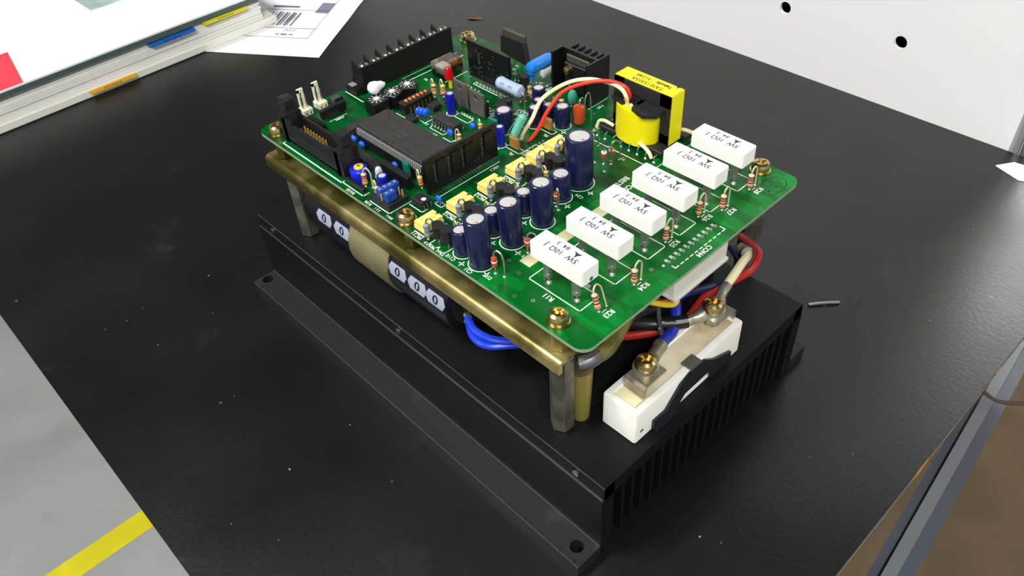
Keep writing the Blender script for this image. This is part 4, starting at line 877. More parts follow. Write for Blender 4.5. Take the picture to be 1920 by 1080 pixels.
mb = MB().lathe([(1.75, 96.6), (1.9, 97.6)], 18, (73.0, 0, 11.0), 'y'); mb.lathe([(1.0, 95.6), (1.55, 95.9), (1.75, 96.6)], 18, (73.0, 0, 11.0), 'y'); mb.box(72.8, 73.2, 95.4, 95.62, 10.2, 11.8); mb.box(72.2, 73.8, 95.4, 95.62, 10.8, 11.2)
part('fixing_screw', mb, brass, o, 'brass fixing screw')
SILK.line((86.2, 94.5), (86.2, 105.4), .3); T('F IN', 88.4, 98.8, 1.8, '-y')
# ---- blue capsule capacitor, grey and lavender resistors
mb = MB().lathe([(0.8, 91.4), (2.0, 91.9), (2.45, 93.0), (2.5, 95), (2.5, 103.0), (2.1, 104.2), (0.9, 104.8)], 20, (56.7, 0, 7.6), 'y'); mb.tube([(56.7, 93.4, 6.4), (56.7, 93.0, 3.4), (56.7, 93.0, 0.8)], [2.0, 1.3, 0.6], 12, 3)
o = part('film_capacitor', mb, mat('azure_lacquer', (30, 120, 208), 0.3), cbd, 'azure capsule-shaped capacitor by the finned heat sink'); part('lead', MB().cyl((56.7, 93, 0), (56.7, 93, 1.2), .3, 6), leadm, o); part('lead', MB().tube([(56.7, 102.8, 7.4), (56.7, 104.4, 6), (56.7, 104.6, 0)], .3, 6, 4), leadm, o)
mb = MB().lathe([(0.5, 94.8), (1.7, 95.4), (1.8, 96.4), (1.5, 97.2), (1.5, 101.2), (1.8, 102), (1.7, 103), (.5, 103.6)], 16, (60.2, 0, 5.0), 'y')
o = part('resistor', mb, mat('resistor_ash', (158, 166, 160), 0.5), cbd, 'pale grey resistor lying beside the azure capacitor'); part('lead', MB().tube([(60.2, 95, 5), (60.2, 93.6, 4.6), (60.2, 93.2, 0)], .3, 6, 4), leadm, o); part('lead', MB().tube([(60.2, 103.2, 5), (60.2, 104.8, 4.6), (60.2, 105.0, 0)], .3, 6, 4), leadm, o)
mb = MB().lathe([(0.8, 53.6), (2.1, 54.0), (2.6, 55.2), (2.35, 56.8), (2.35, 63.6), (2.6, 65.2), (2.1, 66.2), (.8, 66.6)], 20, (0, 78.3, 7.0), 'x')
o = part('resistor', mb, mat('resistor_lavender', (164, 178, 208), 0.55, var=(150, 164, 196), vscale=60), cbd, 'fat lavender resistor raised on its leads before the far module')
part('print', MB().text('2W', (57.8, 76.35, 8.45), (1, 0, 0), (0, 0.64, 0.77), 1.6).text('39K', (62.0, 76.35, 8.45), (1, 0, 0), (0, 0.64, 0.77), 1.5), mat('lavender_ink', (104, 116, 150), .6), o, smooth=0)
part('lead', MB().tube([(54.4, 78.3, 7), (53.4, 78.2, 6.2), (53.4, 78.0, 0)], .35, 6, 4), leadm, o); part('lead', MB().tube([(65.8, 78.3, 7), (67.4, 78.4, 6.4), (67.8, 78.4, 4.5), (67.8, 78.4, 0)], .35, 6, 4), leadm, o)
# ---- miscellaneous parts between
stand('resistor', 33.4, 61.9, tanb, ('gold', 'orange', 'brown'), 1.0, 0.6, 5.6, -2.4, 0.6, 1.6, label='left tan resistor behind the slide switches', lead_c=creamlead); stand('resistor', 36.2, 64.2, tanb, ('red', 'orange', 'orange'), 1.0, 0.6, 5.4, -2.4, 0.6, 1.6, label='right tan resistor behind the slide switches', lead_c=creamlead)
stand('resistor', 61.9, 6.5, tanb, ('gold', 'orange', 'red', 'brown'), 1.0, 0.5, 5.6, 2.6, 1.2, 2.2, label='tan banded resistor beside the blue trimmer', lead_c=creamlead); stand('resistor', 71.4, 5.2, pink, ('gold', 'orange', 'violet'), 0.95, 0.5, 5.0, -2.2, 0.4, 1.8, label='pink resistor beside the blue jumpers', lead_c=creamlead, tilt=(0, -.1)); stand('resistor', 77.4, 19.0, tanb, ('brown', 'red', 'orange', 'yellow'), 0.9, 0.6, 5.0, -2.3, .6, 1.7, label='tan resistor before the end of the upright module', lead_c=creamlead, tilt=(0, -.08))
stand('resistor', 65.7, 46.7, tanb, ('gold', 'red'), 0.9, 0.6, 3.6, -1.6, -.4, 1.6, label='tan resistor behind the upright module', lead_c=creamlead); stand('resistor', 65.6, 57.3, tanb, ('gold', 'brown'), 0.9, 0.5, 2.8, -1.4, .4, 1.4, label='tan resistor in front of the metal-tab transistors', lead_c=creamlead)
stand('resistor', 65.0, 85.4, mat('resistor_rose', (206, 96, 92), .5), ('red', 'white'), 1.1, .6, 4.2, 2.6, -1.4, 2.2, label='rose resistor beside the lavender one'); stand('resistor', 73.6, 82.6, mat('resistor_rose', (206, 96, 92), .5), ('red',), 1.0, .6, 4.4, 1.0, 2.2, 1.6); stand('resistor', 79.6, 86.6, tanb, ('gold', 'red'), 1.0, .6, 5.6, -1.8, -1.0, 1.5); stand('resistor', 62.4, 81.4, tanb, ('orange', 'brown'), .9, .6, 3.0, 1.2, 1.6, 2.0); stand('resistor', 61.2, 87.6, mat('resistor_olive', (160, 160, 80), .5), ('yellow',), .9, .6, 4.0, 1.6, .6, 1.8); stand('resistor', 48.6, 91.7, mat('resistor_sage', (110, 136, 110), .5), ('grey',), 1.0, 2.4, 5.4, 1.6, .8, 1.2)
comp('transistor', 'to92', to92_build, cbd, (57.9, 87.8, 0), (0, 0, 1.0), 'black transistor beside the lavender resistor'); comp('transistor', 'to92', to92_build, cbd, (67.0, 66.8, 0), (0, 0, 2.0)); comp('transistor', 'to92', to92_build, cbd, (66.0, 70.6, 0), (0, 0, 2.0))
# teal resistor leaning on its brown foot; brown film capacitors
teal = mat('resistor_turquoise', (96, 178, 158), .5)
o = part('resistor', MB().tube([(80.8, 58.8, 1.6), (81.2, 59.3, 2.6), (83.5, 62.4, 10.4), (83.8, 62.8, 11.2)], [0.7, 1.6, 1.6, .7], 14, 0), teal, cbd, 'turquoise resistor leaning beside the cream wire'); part('lead', MB().tube([(83.8, 62.8, 11), (83.2, 63.6, 12.4), (81.4, 63.6, 10.2), (77.6, 62.6, 4.5), (75.2, 61.9, 0)], .26, 6, 4), mat('teal_lead', (130, 170, 160), .4, .4), o)
brownc = mat('film_brown', (150, 104, 44), .5)
part('filter_coil', MB().rbox(82.0, 86.4, 56.4, 57.8, 0.3, 4.8, .3), brownc, cbd, 'brown filter block at the foot of the turquoise resistor'); part('filter_coil', MB().rbox(82.2, 86.4, 73.4, 74.8, 0.3, 5.0, .3), brownc, cbd, 'brown filter block behind the red wire')
for y in (55.6, 72.6): SILK.poly([(80.8, y), (88.0, y), (88.0, y + 2.6), (80.8, y + 2.6)], .3)
T('FIL', 85.6, 53.8, 1.9); T('FIL', 86.6, 70.6, 1.9); T('D34', 89.4, 59.0, 1.6)
o = part('tantalum_capacitor', MB().lathe([(.4, .9), (1.5, 1.6), (1.9, 3.6), (1.8, 5.2), (1.1, 6.4), (.3, 6.8)], 14, (79.8, 92.4, 0)), mat('tantalum_teal', (70, 156, 140), .35), cbd, 'teal drop-shaped capacitor before the finned heat sink'); part('lead', MB().tube([(79.8, 92.4, 6.6), (79.4, 91.8, 8.2), (79.2, 91.2, 9)], .25, 6, 3), mat('teal_lead', (130, 170, 160), .4, .4), o)
o = part('varistor', MB().lathe([(.7, 1.0), (1.9, 1.6), (2.25, 2.4), (2.25, 7.6), (2.0, 8.4), (.7, 8.8)], 18, (91.4, 83.4, 0)), mat('varistor_orange', (186, 66, 30), .25, 0, .6, coat=.5), cbd, 'orange-red barrel component left of the transformer'); part('lead', MB().tube([(91.4, 83.4, 8), (91.2, 84, 10.2), (91.0, 85.4, 10.8), (90.8, 86.8, 9.4), (90.6, 87.4, 5)], .28, 6, 4), leadm, o); part('lead', MB().tube([(90.6, 87.4, 4), (90.2, 88.2, 9.2), (90.0, 89.8, 10.4), (89.9, 91.2, 8.6), (90.2, 91.6, 0)], .28, 6, 4), leadm, o)
# ---- trimmer, clear lamp, red lamp, jumpers
bl_tr = mat('trimmer_blue', (16, 36, 196), .35)
o = part('trimmer', MB().lathe([(3.2, .4), (3.3, .8), (3.3, 4.6), (2.9, 5.2)], 14, (57.4, 7.6, 0)), bl_tr, cbd, 'blue trimmer potentiometer with a yellow dial'); part('dial', MB().lathe([(1.7, 5.2), (1.6, 5.7), (1.2, 5.8)], 20, (57.4, 7.8, 0)), mat('dial_yellow', (232, 204, 30), .4), o); part('dial_slot', MB().box(56.4, 58.4, 7.6, 8.0, 5.8, 5.84).box(57.2, 57.6, 6.8, 8.8, 5.8, 5.84), mat('dial_slot', (120, 90, 16), .6), o)
clear = mat('clear_lens', (226, 228, 232), .25, 0, .5, trans=.35)
o = part('indicator_lamp', MB().lathe([(1.5, 2.2), (1.5, 2.8), (1.3, 2.8), (1.3, 5.0), (1.0, 6.0), (.4, 6.5)], 18, (64.0, 11.4, 0)), clear, cbd, 'clear indicator lamp beside the bright blue capacitor'); part('leg', MB().box(63.4, 63.7, 11.2, 11.6, 0, 2.4), leadm, o); part('leg', MB().box(64.4, 64.7, 11.2, 11.6, 0, 2.4), leadm, o)
redl = mat('lens_red', (200, 14, 22), .18, 0, .6, trans=.15)
o = part('indicator_lamp', MB().lathe([(1.75, 4.4), (1.75, 5.0), (1.6, 5.0), (1.6, 7.6), (1.25, 8.7), (.5, 9.3)], 18, (33.0, 70.4, 0)), redl, cbd, 'red indicator lamp beside the clear relay'); part('spacer', MB().lathe([(.8, .2), (.8, 4.6)], 12, (33.4, 70.4, 0)), mat('spacer_yellow', (206, 190, 20), .45), o, 'yellow spacer sleeve')
o = part('jumper_header', MB().rbox(70.4, 80.2, 2.8, 11.2, .1, 2.6, .2), plastic, cbd, 'black jumper header carrying three blue jumpers')
jb = mat('jumper_blue', (24, 66, 150), .4); goldp = mat('gold_pin', (236, 196, 100), .4, .6)
for x0, y0 in ((76.4, 3.6), (73.0, 3.4), (73.2, 7.4)):
    part('jumper', MB().rbox(x0, x0 + 2.6, y0, y0 + 4.0, 2.6, 6.0, .2), jb, o, 'blue jumper'); 
    for k in (0.9, 2.9): part('jumper_slot', MB().box(x0 + .9, x0 + 1.7, y0 + k - .45, y0 + k + .45, 6.0, 6.05), mat('slot_tan', (150, 140, 110), .5), o)
for x0, y0 in ((76.0, 3.4), (79.4, 9.6), (77.6, 9.6)): part('pin', MB().box(x0 - .2, x0 + .2, y0 - .2, y0 + .2, 2.5, 5.4), goldp, o, smooth=0)
# ---- ribbon-cable header with ejector latches
o = part('ribbon_header', MB().box(16.6, 52.4, 3.4, 4.6, 1.6, 9.6).box(16.6, 52.4, 9.6, 10.8, 1.6, 9.6).box(16.6, 52.4, 3.4, 10.8, .8, 2.4).box(16.6, 23.0, 3.4, 4.6, 9.6, 10.8).box(45.6, 52.4, 3.4, 4.6, 9.6, 10.8).box(16.6, 22.4, 4.6, 9.6, 2, 5.5).box(46.4, 52.4, 4.6, 9.6, 2, 5.5), mat('header_black', (20, 21, 26), .45), cbd, 'black ribbon-cable header with ejector latches along the near edge', smooth=0)
for k in range(8):
    for y in (6.0, 8.0):
        x = 24.2 + 1.955 * k + (0.6 if y == 6.0 else 0); part('contact_pin', MB().box(x - .22, x + .22, y - .22, y + .22, 2.0, 7.75), goldp, o, smooth=0)
for x0, x1, s_ in ((14.8, 18.6, 1), (50.4, 54.0, -1)):
    xa = x0 if s_ > 0 else x1
    prof = [(xa, 1.0), (xa + s_ * 3.8, 1.0), (xa + s_ * 3.8, 9.0), (xa + s_ * 3.0, 13.4), (xa + s_ * 4.4, 14.4), (xa + s_ * 4.4, 17.2), (xa + s_ * 3.0, 18.2), (xa - s_ * .6, 17.4), (xa - s_ * .8, 13.6), (xa + s_ * .6, 12.6), (xa, 9.0)]
    mbl = MB().add([(px, 5.0, pz) for px, pz in prof] + [(px, 9.0, pz) for px, pz in prof], [tuple(range(11)), tuple(range(11, 22))[::-1]] + [(i, (i + 1) % 11, 11 + (i + 1) % 11, 11 + i) for i in range(11)])
    part('ejector_latch', mbl, mat('latch_black', (26, 27, 31), .5), o, 'black ejector latch', smooth=0)
    part('latch_post', MB().box(x0 - .3, x1 + .3, 3.4, 5.0, .8, 11.6).box(x0 - .3, x1 + .3, 9.0, 10.8, .8, 11.6), mat('header_black', (20, 21, 26), .45), o, smooth=0)
for k in range(8): part('wall_slit', MB().box(24.4 + 2 * k, 25.0 + 2 * k, 3.3, 3.41, 1.2, 4.4), mat('slit_dark', (8, 8, 10), .6), o, smooth=0)
SILK.line((15.8, 1.9), (53.7, 1.9), .55); SILK.line((53.7, 1.9), (53.7, 3.1), .4); SILK.line((15.8, 1.9), (15.8, 2.9), .4); SILK.poly([(54.4, 2.3), (66, 2.3), (66, 4.9)], .4, False)
T('RA103', 60.4, .95, 1.7); T('R106', 70.4, 1.0, 1.7); T('3 2 1', 75.8, 1.0, 1.5); T('SW-1', 82.2, 1.2, 1.5)
SILK.poly([(70.0, 2.3), (80.6, 2.3), (80.6, 11.6)], .4, False); SILK.poly([(81.6, 10.2), (88.2, 10.2), (88.2, 12.4)], .35, False)
# ---- white polarised pin headers
ivory = mat('ivory_nylon', (224, 220, 196), .45)
for i, y in enumerate((17.6, 24.5)):
    o = part('pin_header', MB().rbox(2.9, 7.2, y, y + 4.2, .1, 2.9, .2), ivory, cbd, ('near' if i == 0 else 'far') + ' ivory two-pin header with a tall tongue')
    part('tongue', MB().box(3.0, 3.8, y + .9, y + 1.7, 2.8, 10.2).box(3.0, 3.8, y + 2.7, y + 3.5, 2.8, 9.0).box(3.0, 3.8, y + .9, y + 3.5, 8.9, 10.4), ivory, o, smooth=0)
    for k in (1.1, 3.1): part('pin', MB().box(4.9, 5.4, y + k - .25, y + k + .25, 2.8, 8.0), leadm, o, smooth=0); part('slot', MB().box(7.2, 7.23, y + k - .3, y + k + .3, .8, 1.6), inkc, o, smooth=0)
o = part('slide_switch', MB().rbox(6.2, 9.6, 30.2, 34.2, .1, 3.2, .2), mat('switch_grey', (62, 62, 64), .5), cbd, 'small grey two-pin block left of the terminal strip')
for k in (0, 1.8): part('pin', MB().box(10.4, 10.8, 31.2 + k, 31.8 + k, 0, 2.6), leadm, o, smooth=0)
part('cover', MB().box(9.5, 10.5, 30.6, 34.0, 1.6, 3.4), shiny_blk, o); SILK.line((9.8, 29.8), (6.4, 29.8), .4); T('CNN', 17.8, 26.6, 1.8, '-y'); SILK.line((16.8, 22.5), (16.8, 30.5), .35)
# ---- terminal strip
tbk = mat('terminal_black', (17, 17, 19), .42)
o = part('terminal_strip', MB().box(2.4, 10.2, 44.6, 91.8, .1, 4.8).box(9.2, 10.2, 44.6, 91.8, 4.8, 11.1).box(2.4, 9.4, 41.0, 44.6, .1, 3.0), tbk, cbd, 'black barrier terminal strip along the far left edge', smooth=0)
nick = mat('nickel', (186, 184, 172), .25, 1.0)
for k in range(8):
    y = 45.2 + 5.95 * k
    part('barrier', MB().add([(2.2, y, 4.7), (9.4, y, 4.7), (9.4, y, 8.2), (7.4, y, 9.4), (2.6, y, 11.6), (2.2, y + .9, 4.7), (9.4, y + .9, 4.7), (9.4, y + .9, 8.2), (7.4, y + .9, 9.4), (2.6, y + .9, 11.6)], [(0, 1, 2, 3, 4), (9, 8, 7, 6, 5), (0, 5, 6, 1), (1, 6, 7, 2), (2, 7, 8, 3), (3, 8, 9, 4), (4, 9, 5, 0)]), tbk, o, smooth=0)
    if k < 7 or True:
        if y + 3.2 < 91: part('clamp_screw', panhead(MB().box(3.0, 8.8, y + 1.3, y + 5.4, 4.7, 8.2), 6.4, y + 3.4, 8.2, 2.0, 2.2), nick, o, 'nickel clamp screw', smooth=35)
part('end_plate', MB().box(3.2, 6.4, 41.4, 44.0, 3.0, 3.2), mat('end_label', (128, 126, 120), .6), o)
SILK.line((2.4, 40.3), (14.7, 40.0), .4); SILK.line((14.7, 40.0), (16.0, 92), .35); SILK.line((12.2, 62), (12.2, 92), .3)
# ---- rotary switches with white dials, cotton tuft, slide-switch block
rbk = mat('rotary_black', (14, 14, 16), .4)
def rot_build():
    out = [('rotary_switch', MB().rbox(-3.6, 3.6, -3.6, 3.6, .1, 5.8, .25), rbk), ('dial', MB().lathe([(1.15, 5.8), (1.1, 6.2), (.8, 6.25)], 16), mat('dial_ivory', (226, 222, 200), .45))]
    mb = MB()
    for k in range(10):
        a = 2 * math.pi * k / 10; c_, s_ = math.cos(a), math.sin(a)
        mb.text(str(k), (c_ * 2.75, s_ * 2.75, 5.83), (-s_, c_, 0), (-c_, -s_, 0), 1.15, .02)
        f = lambda u, v: (u * c_ - v * s_, u * s_ + v * c_, 5.83); mb.quad(f(1.35, -.14), f(1.95, -.14), f(1.95, .14), f(1.35, .14))
    out.append(('dial_scale', mb, mat('white_paint', (228, 228, 224), 0.5))); return out
for i, y in enumerate((39.6, 47.2, 54.8)): comp('rotary_switch', 'rotary', rot_build, cbd, (25.7, y, 0), (0, 0, .4 * i), 'black rotary switch with a white numbered dial, ' + ('nearest the ribbon header', 'middle one of three', 'nearest the clear relay')[i])
o = part('switch_block', MB().rbox(32.6, 37.0, 44.4, 58.4, .2, 5.0, .25), mat('switch_black', (20, 20, 21), .45), cbd, 'black slide-switch block with six orange levers')
for k in range(6):
    y = 46.8 + 1.94 * k; part('lever', MB().box(34.2, 35.3, y - .45, y + .45, 4.9, 5.5).box(35.0, 35.7, y - .2, y + .2, 4.9, 5.2), mat('lever_orange', (212, 128, 52), .45), o, 'orange lever', smooth=0); part('contact', MB().box(37.0, 37.4, y - .4, y + .4, 0, 3.4), mat('contact_gold', (120, 104, 56), .4, .7), o, smooth=0)
SILK.poly([(31.6, 43.6), (37.6, 43.6), (37.6, 47)], .35, False); SILK.poly([(28.8, 35.4), (28.8, 43.6)], .35, False); SILK.poly([(50.5, 57.1), (58.3, 57.1), (58.3, 60.2), (50.5, 60.2)], .35); SILK.poly([(49.6, 46.8), (49.6, 45.6), (57.6, 45.6), (57.6, 46.8)], .35, False); SILK.poly([(59, 44.4), (63.6, 44.4), (63.6, 46)], .35, False)
# ---- clear relay
o = part('relay', MB().rbox(19.2, 26.6, 72.4, 83.0, .3, 1.4, .2), plastic, cbd, 'small relay in a clear plastic case')
part('relay_coil', MB().lathe([(1.9, 78.4), (1.9, 82.2)], 16, (23, 0, 3.6), 'y'), mat('copper_coil', (186, 120, 60), .4, .6), o, 'copper coil'); part('relay_contact', MB().box(20.6, 25.4, 73.4, 77.6, 1.4, 4.9), mat('contact_white', (206, 206, 204), .5), o, 'white contact carrier')
part('relay_case', MB().rbox(19.0, 26.8, 72.2, 83.2, .6, 6.3, .35), clear_mat('case_clear', (246, 244, 238)), o, 'clear case')
SILK.line((28.0, 72), (28.0, 84), .35); T('RY1', 30.4, 84.4, 1.8)
# ---- transformer
tyel = mat('tape_yellow', (236, 226, 16), .38, var=(226, 214, 10), vscale=18); ferr = mat('ferrite', (34, 34, 35), .55)
TX0, TX1, TY0, TY1, TZ0, TZ1 = 101.3, 126.3, 91.0, 98.9, 1.9, 21.5
o = part('transformer', MB().box(TX0 + .1, TX1 - .1, TY0, TY1, TZ0, TZ0 + 4.5).box(TX0 + .1, TX1 - .1, TY0, TY1, TZ1 - 4.5, TZ1 - .1).box(TX0 + .1, TX0 + 4.5, TY0, TY1, TZ0, TZ1 - .1).box(TX1 - 4.5, TX1 - .1, TY0, TY1, TZ0, TZ1 - .1).box(TX0 + .3, TX1 - .3, TY0 + .3, TY1 - .3, TZ0, TZ1 - .2), ferr, cbd, 'transformer with ferrite core and yellow tape', smooth=0)
part('core_tape', MB().box(TX0, TX1, TY0 + .7, TY1 - .5, TZ1 - .1, TZ1 + .12).box(TX1 - .1, TX1 + .12, TY0 + .7, TY1 - .5, TZ0 + .4, TZ1 + .12).box(TX0 - .12, TX0 + .1, TY0 + .7, TY1 - .5, TZ0 + .4, TZ1 + .12), tyel, o, 'yellow tape round the core', smooth=0)
inkt = mat('tape_ink', (44, 40, 10), .6)
part('tape_print', MB().text('TASE13303A', (114.2, 93.4, TZ1 + .14), (-1, 0, 0), (0, -1, 0), 2.5, .012).text('31248', (110.4, 96.2, TZ1 + .14), (-1, 0, 0), (0, -1, 0), 2.4, .012).text('Tabuchi', (119.2, 96.2, TZ1 + .14), (-1, 0, 0), (0, -1, 0), 2.0, .05), inkt, o, smooth=0)
part('tape_notch', MB().add([(123.2, 98.45, TZ1 + .14), (123.9, 97.0, TZ1 + .14), (124.3, 98.45, TZ1 + .14)], [(0, 1, 2)]), ferr, o)
n = 16; rg = []
for z in (1.8, 14.8):
    ring_ = [(105.6, 98.4, z), (105.2, 90.5, z)]
    for k in range(n + 1):
        a = math.pi + math.pi * k / n; ring_.append((113.8 + 8.9 * math.cos(a), 89.6 + 5.6 * math.sin(a), z))
    ring_ += [(122.4, 90.5, z), (122.0, 98.4, z)]; rg.append(ring_)
part('winding_wrap', MB().rings(rg), tyel, o, 'yellow tape round the winding', smooth=40)
bob = mat('bobbin_black', (30, 30, 32), .5)
part('bobbin_flange', MB().prism([(103.6, 91.2), (103.6, 87.2), (109.6, 85.6), (109.9, 91.2)], 14.8, 16.0), bob, o, smooth=0); part('bobbin_flange', MB().prism([(113.6, 91.2), (114.6, 84.8), (120.6, 83.4), (124.2, 86.4), (124.2, 91.2)], 14.8, 16.2), bob, o, smooth=0); part('bobbin_bar', MB().prism([(108.4, 91.2), (108.4, 88.6), (115.4, 87.6), (115.4, 91.2)], 15.0, 16.2), bob, o, smooth=0)
part('bobbin_foot', MB().rbox(99.4, 128.2, 85.6, 91.0, 1.0, 3.0, .2), bob, o); part('bobbin_foot', MB().rbox(99.4, 128.2, 99.0, 104.4, 1.0, 3.2, .2), bob, o)
for k in range(8):
    x = 100.7 + 3.75 * k; part('pin', MB().tube([(x, 84.6, 2.4), (x, 83.4, 2.0), (x, 83.2, 0)], .28, 6, 3), leadm, o); pad(x, 83.2, .75, .6)
crm = mat('wire_cream', (236, 228, 178), .4); wred = mat('wire_red', (214, 50, 34), .38)
part('transformer_wire', MB().tube([(81.8, 62.8, .3), (83.4, 62.8, 4), (86.0, 64.6, 9.6), (86.3, 69.8, 15.6), (89.0, 78.8, 18.6), (95.0, 84.0, 20.4), (103.6, 85.6, 21.4), (109.4, 85.2, 21.4), (111.6, 85.4, 19), (111.2, 86.6, 16), (110.4, 87.6, 13.4)], .72, 10), crm, o, 'cream wire arching from the transformer to the board')
part('transformer_wire', MB().tube([(86.6, 63.4, 2.2), (88.4, 65.4, 6.2), (89.6, 69.2, 12.4), (91.2, 75.2, 17.8), (97.0, 81.4, 20.8), (104.0, 85.0, 22.4), (109.6, 87.0, 21.4), (111.0, 88.0, 17.5), (107.6, 87.4, 14.4), (106.0, 88.6, 13.6)], .72, 10), wred, o, 'red wire arching from the transformer to the board')
part('wire_tip', MB().tube([(87.0, 63.8, 2.8), (86.0, 63.2, 1.4), (84.6, 63.2, .4)], [.4, .6, .62], 8, 3), wred, o, 'stripped red wire end'); part('wire_tip', MB().tube([(87.2, 64.0, 3.0), (86.6, 63.4, 2.2)], .5, 8, 0), tin, o, 'bare wire strands')
part('winding_lead', MB().tube([(105.6, 86.4, 4.6), (102.0, 85.6, 5.6), (99.6, 85.4, 4.6), (98.6, 85.2, 1.6)], .62, 8), crm, o, 'cream winding lead'); part('winding_lead', MB().tube([(118.6, 85.2, 3.4), (121.8, 84.2, 3.4), (124.2, 83.8, 2.4), (125.2, 84.0, .6)], .7, 8), crm, o, 'cream winding lead'); part('winding_lead', MB().tube([(123.4, 99.6, 4.4), (127.6, 100.4, 5.0), (133.4, 100.6, 4.4), (136.0, 100.4, .4)], .7, 8), crm, o, 'cream winding lead')
part('foam_plug', MB().ball((112.6, 87.0, 15.4), .9, .7, .7, 8, 5), mat('foam_white', (232, 230, 214), .8), o)
SILK.poly([(98.0, 79.9), (129.6, 79.9), (129.6, 105.4), (98.0, 105.4)], .35); T('T1', 117.8, 77.8, 1.9)
# ---- plug connector under the board edge
nyl = mat('nylon_grey', (200, 198, 188), .5)
o = part('plug_connector', MB().rbox(161.6, 167.8, 43.4, 70.6, -11.2, -1.35, .3), nyl, cbd, 'pale grey multi-way connector under the board edge')
part('plug_lip', MB().rbox(161.2, 168.6, 43.2, 70.8, -12.6, -11.2, .2), nyl, o)
for k in range(12): part('plug_slot', MB().box(167.78, 167.86, 45.0 + 2.06 * k, 45.4 + 2.06 * k, -3.2, -1.6), mat('slot_grey', (92, 90, 84), .6), o, smooth=0)
for k in range(11):
    y = 45.3 + k * 2.32; pad(163.5, y, .6, .7); SILK.line((161.9, y - .4), (163.0, y - .4), .3); SILK.line((161.9, y + .2), (163.0, y + .2), .3)
    if k < 11: SILK.line((166.5, y - .6), (166.5, y + .6), .35)
SILK.line((165.2, 44.4), (166.5, 44.4), .35); SILK.line((164.6, 69.4), (166.5, 69.4), .35); SILK.lathe([(.45, .01), (.45, .03)], 10, (163.2, 42.8, 0)); T('CON4', 168.1, 56.4, 2.5, '-y')
# ---- lettering, stamp, pale strip, tracks and vias
T('B85T', 126.0, 67.4, 3.0, '-y', .03); T('PC01-2', 130.0, 64.6, 3.0, '-y', .03)
for i, (s, x, y) in enumerate((('R27', 60.6, 68.4), ('R28', 67.8, 73.6), ('R30', 70.2, 71.6), ('C7', 79.4, 52.6), ('TR4', 55.6, 66.8), ('C9', 66.0, 60.4), ('R31', 92.2, 70.6), ('IC4', 55.0, 43.6), ('R61', 64.4, 41.6), ('C41', 46.6, 46.4), ('D21', 111.4, 68.8), ('R2', 112.8, 66.2), ('J1', 117.6, 67.8), ('C17', 92.6, 77.8), ('R44', 52.4, 72.2), ('R45', 45.6, 72.6), ('C8', 39.0, 67.4), ('TB1', 20.2, 68.2))): T(s, x, y, 1.6, '-x' if i % 2 else '-y')
part('paper_label', MB().box(129.5, 134.0, 15.0, 62.0, .02, .08), mat('label_cream', (206, 202, 160), .6, var=(190, 186, 140), vscale=120), cbd, 'long cream paper label partly under the cement resistors')
st_ = MB(); SX, SY = 164.9, 98.6
for k in range(36):
    a, b = 2 * math.pi * k / 36, 2 * math.pi * (k + 1) / 36
    f = lambda t, q: (SX + (3.4 + q) * math.cos(t), SY + (5.4 + q) * math.sin(t), .025); st_.quad(f(a, 0), f(a, .3), f(b, .3), f(b, 0))
st_.line((SX - 3.2, SY + 1.7), (SX + 3.2, SY + 1.7), .28, .025).line((SX - 3.2, SY - 1.7), (SX + 3.2, SY - 1.7), .28, .025)
st_.text('8.8', (SX, SY, .025), (1, 0, 0), (0, 1, 0), 2.2, .02).text('KM', (SX, SY - 3.3, .025), (1, 0, 0), (0, 1, 0), 1.6, .02).text('QC', (SX, SY + 3.3, .025), (1, 0, 0), (0, 1, 0), 1.6, .02)
part('inspection_stamp', st_, mat('stamp_green', (14, 50, 42), .5), cbd, 'dark oval inspection stamp at the right corner', smooth=0)
for x, y in ((133.4, 11.0), (145.0, 5.4), (139.6, 3.0), (133.4, 27.4), (126.8, 64.0), (152.6, 20.9), (100.4, 52.0), (91.6, 40.4), (89.0, 33.6), (92.0, 28.0), (161.6, 39.0), (157.8, 3.0), (127.4, 46.6), (92.8, 55.0), (93.4, 52.6), (94.4, 50.0), (127, 13), (104, 92), (96, 88)): via(x, y)
for k in range(26): via(rnd.uniform(30, 95), rnd.uniform(38, 100))
for k in range(16): PADS.lathe([(.5, 0), (.4, .25), (.15, .4)], 8, (62 + rnd.uniform(0, 4), 86 + rnd.uniform(0, 14), 0))
for x0, y0, n, dx, dy in ((49.0, 47.4, 7, 1.75, 0), (49.0, 53.6, 7, 1.75, 0), (51.0, 60.8, 5, 1.6, 0), (30.0, 18.0, 3, 1.5, 0), (34.4, 19.2, 6, 0, 2), (44.4, 17.6, 9, 1.8, 0), (44.4, 11.8, 8, 1.9, 0), (33, 76, 6, 2.2, 0), (55, 70, 6, 2, 0), (60, 74, 5, 2.2, .4), (62, 90, 5, 0, 2.2), (66, 88, 4, 0, 2.2), (88.4, 60, 5, 0, 1.8), (90.4, 66, 5, 0, 1.9), (70, 92, 5, 2.4, 0)):
    for k in range(n): pad(x0 + dx * k, y0 + dy * k, .55, .5)
for x0, y0, w_, h_ in ((58.6, 67.4, 6, 2.4), (66.4, 74.6, 5, 2.4), (44.0, 66.6, 7, 2.2), (36.0, 70.4, 5.4, 2.2), (61.4, 92.0, 2.4, 7.0), (88.0, 58.0, 2.0, 6.0), (89.6, 64.4, 2.2, 5.0), (92.4, 74.4, 5.2, 2.0), (47.0, 40.0, 6.0, 2.0), (55.6, 40.2, 6.0, 2.0), (66.8, 50.0, 2.4, 6.0), (39.4, 46.4, 6.4, 4.6)):
    SILK.poly([(x0, y0), (x0 + w_, y0), (x0 + w_, y0 + h_), (x0, y0 + h_)], .3)
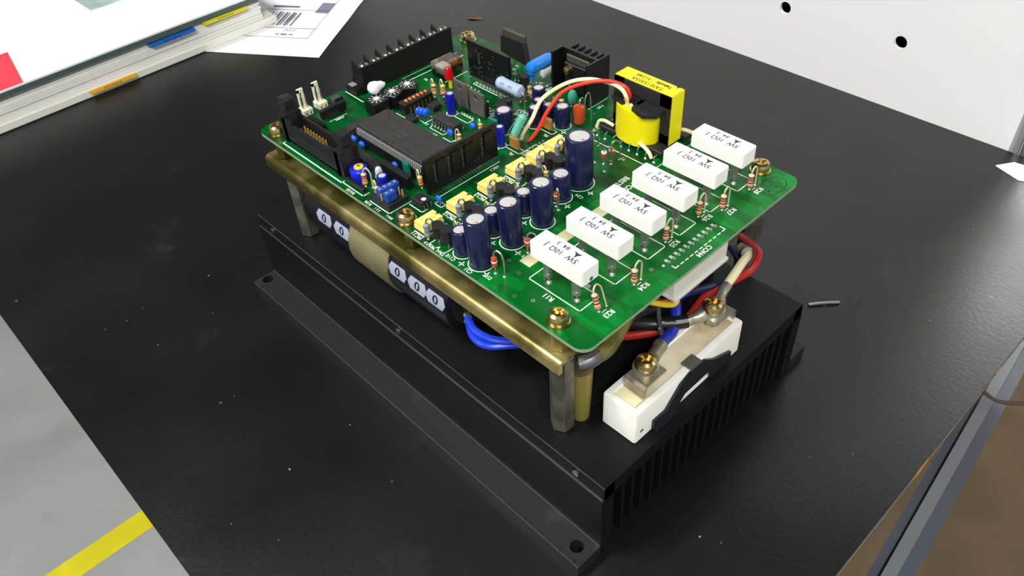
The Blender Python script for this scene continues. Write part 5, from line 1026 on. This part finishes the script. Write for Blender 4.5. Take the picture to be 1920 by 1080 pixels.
for i, (s, x, y) in enumerate((('R33', 61.6, 66.2), ('R38', 68.8, 76.0), ('R36', 73.6, 68.2), ('C18', 47.6, 65.4), ('IC7', 50.6, 42.8), ('C52', 66.2, 43.0), ('D8', 57.4, 75.8), ('R70', 61.6, 102.6), ('D33', 90.0, 56.6), ('R35', 92.6, 63.0), ('R19', 93.4, 73.0), ('IC3', 40.6, 41.0), ('TR5', 51.2, 68.6), ('R52', 34.6, 66.8), ('J4', 30.2, 88.0), ('R9', 94.6, 80.6), ('C6', 76.8, 69.0), ('R40', 64.4, 94.6))): T(s, x, y, 1.7, '-y' if i % 3 == 0 else '-x')
part('silkscreen_print', SILK, mat('silk_white', (222, 224, 218), .55), cbd, 'white printed part numbers and outlines', smooth=0)
part('solder_pads', PADS, tin, cbd, 'bright solder pads', kind='stuff')
# ================================================================== board screws and the cotton tuft
for i, (x, y, lb) in enumerate(((8.6, 4.4, 'left corner of the board'), (156.3, 4.4, 'near corner of the board'), (156.8, 103.0, 'right corner of the board behind the cement resistors'), (7.8, 102.6, 'far corner of the board beyond the terminal strip'), (87.9, 3.9, 'middle of the near board edge'))):
    t = thing('board_screw', (x, y, 0), 'brass cross-head screw with washers at the ' + lb, 'screw', 'screws holding the circuit board')
    CH = CACHE.setdefault('boardscrew', [mesh('screw_head', panhead(MB(), 0, 0, 1.3, 3.1, 2.5), brass, 35), mesh('spring_washer', MB().lathe([(2.9, .75), (2.9, 1.3)], 24), brass), mesh('flat_washer', MB().lathe([(3.6, .04), (3.6, .7), (3.4, .75)], 24), brass)])
    for nme, me in zip(('screw_head', 'spring_washer', 'flat_washer'), CH):
        c = bpy.data.objects.new(nme, me); COL.objects.link(c); c.parent = t; c.rotation_euler = (0, 0, .5 + i)
mb = MB(); rgs = []
for k in range(9):
    t = k / 8; r = (1.2, 2.2, 2.6, 2.6, 2.2, 1.8, 1.5, 1.2, .6)[k]
    rgs.append([(22.0 - .5 * t, 40.0 + 8.4 * t, 7.6 + .8 * t + 0) if False else (21.6 + (r + rnd.uniform(-.25, .25)) * math.cos(a), 39.6 + 7.4 * t, 8.0 + (r + rnd.uniform(-.25, .25)) * math.sin(a)) for a in [2 * math.pi * j / 12 for j in range(12)]])
single('cotton_tuft', mb.rings(rgs), mat('cotton', (232, 232, 240), .95, bump=.8, bscale=1500), (21.6, 43, 5.8), 'white cotton tuft lying on the rotary switch beside the terminal strip', 'cotton', smooth=60)
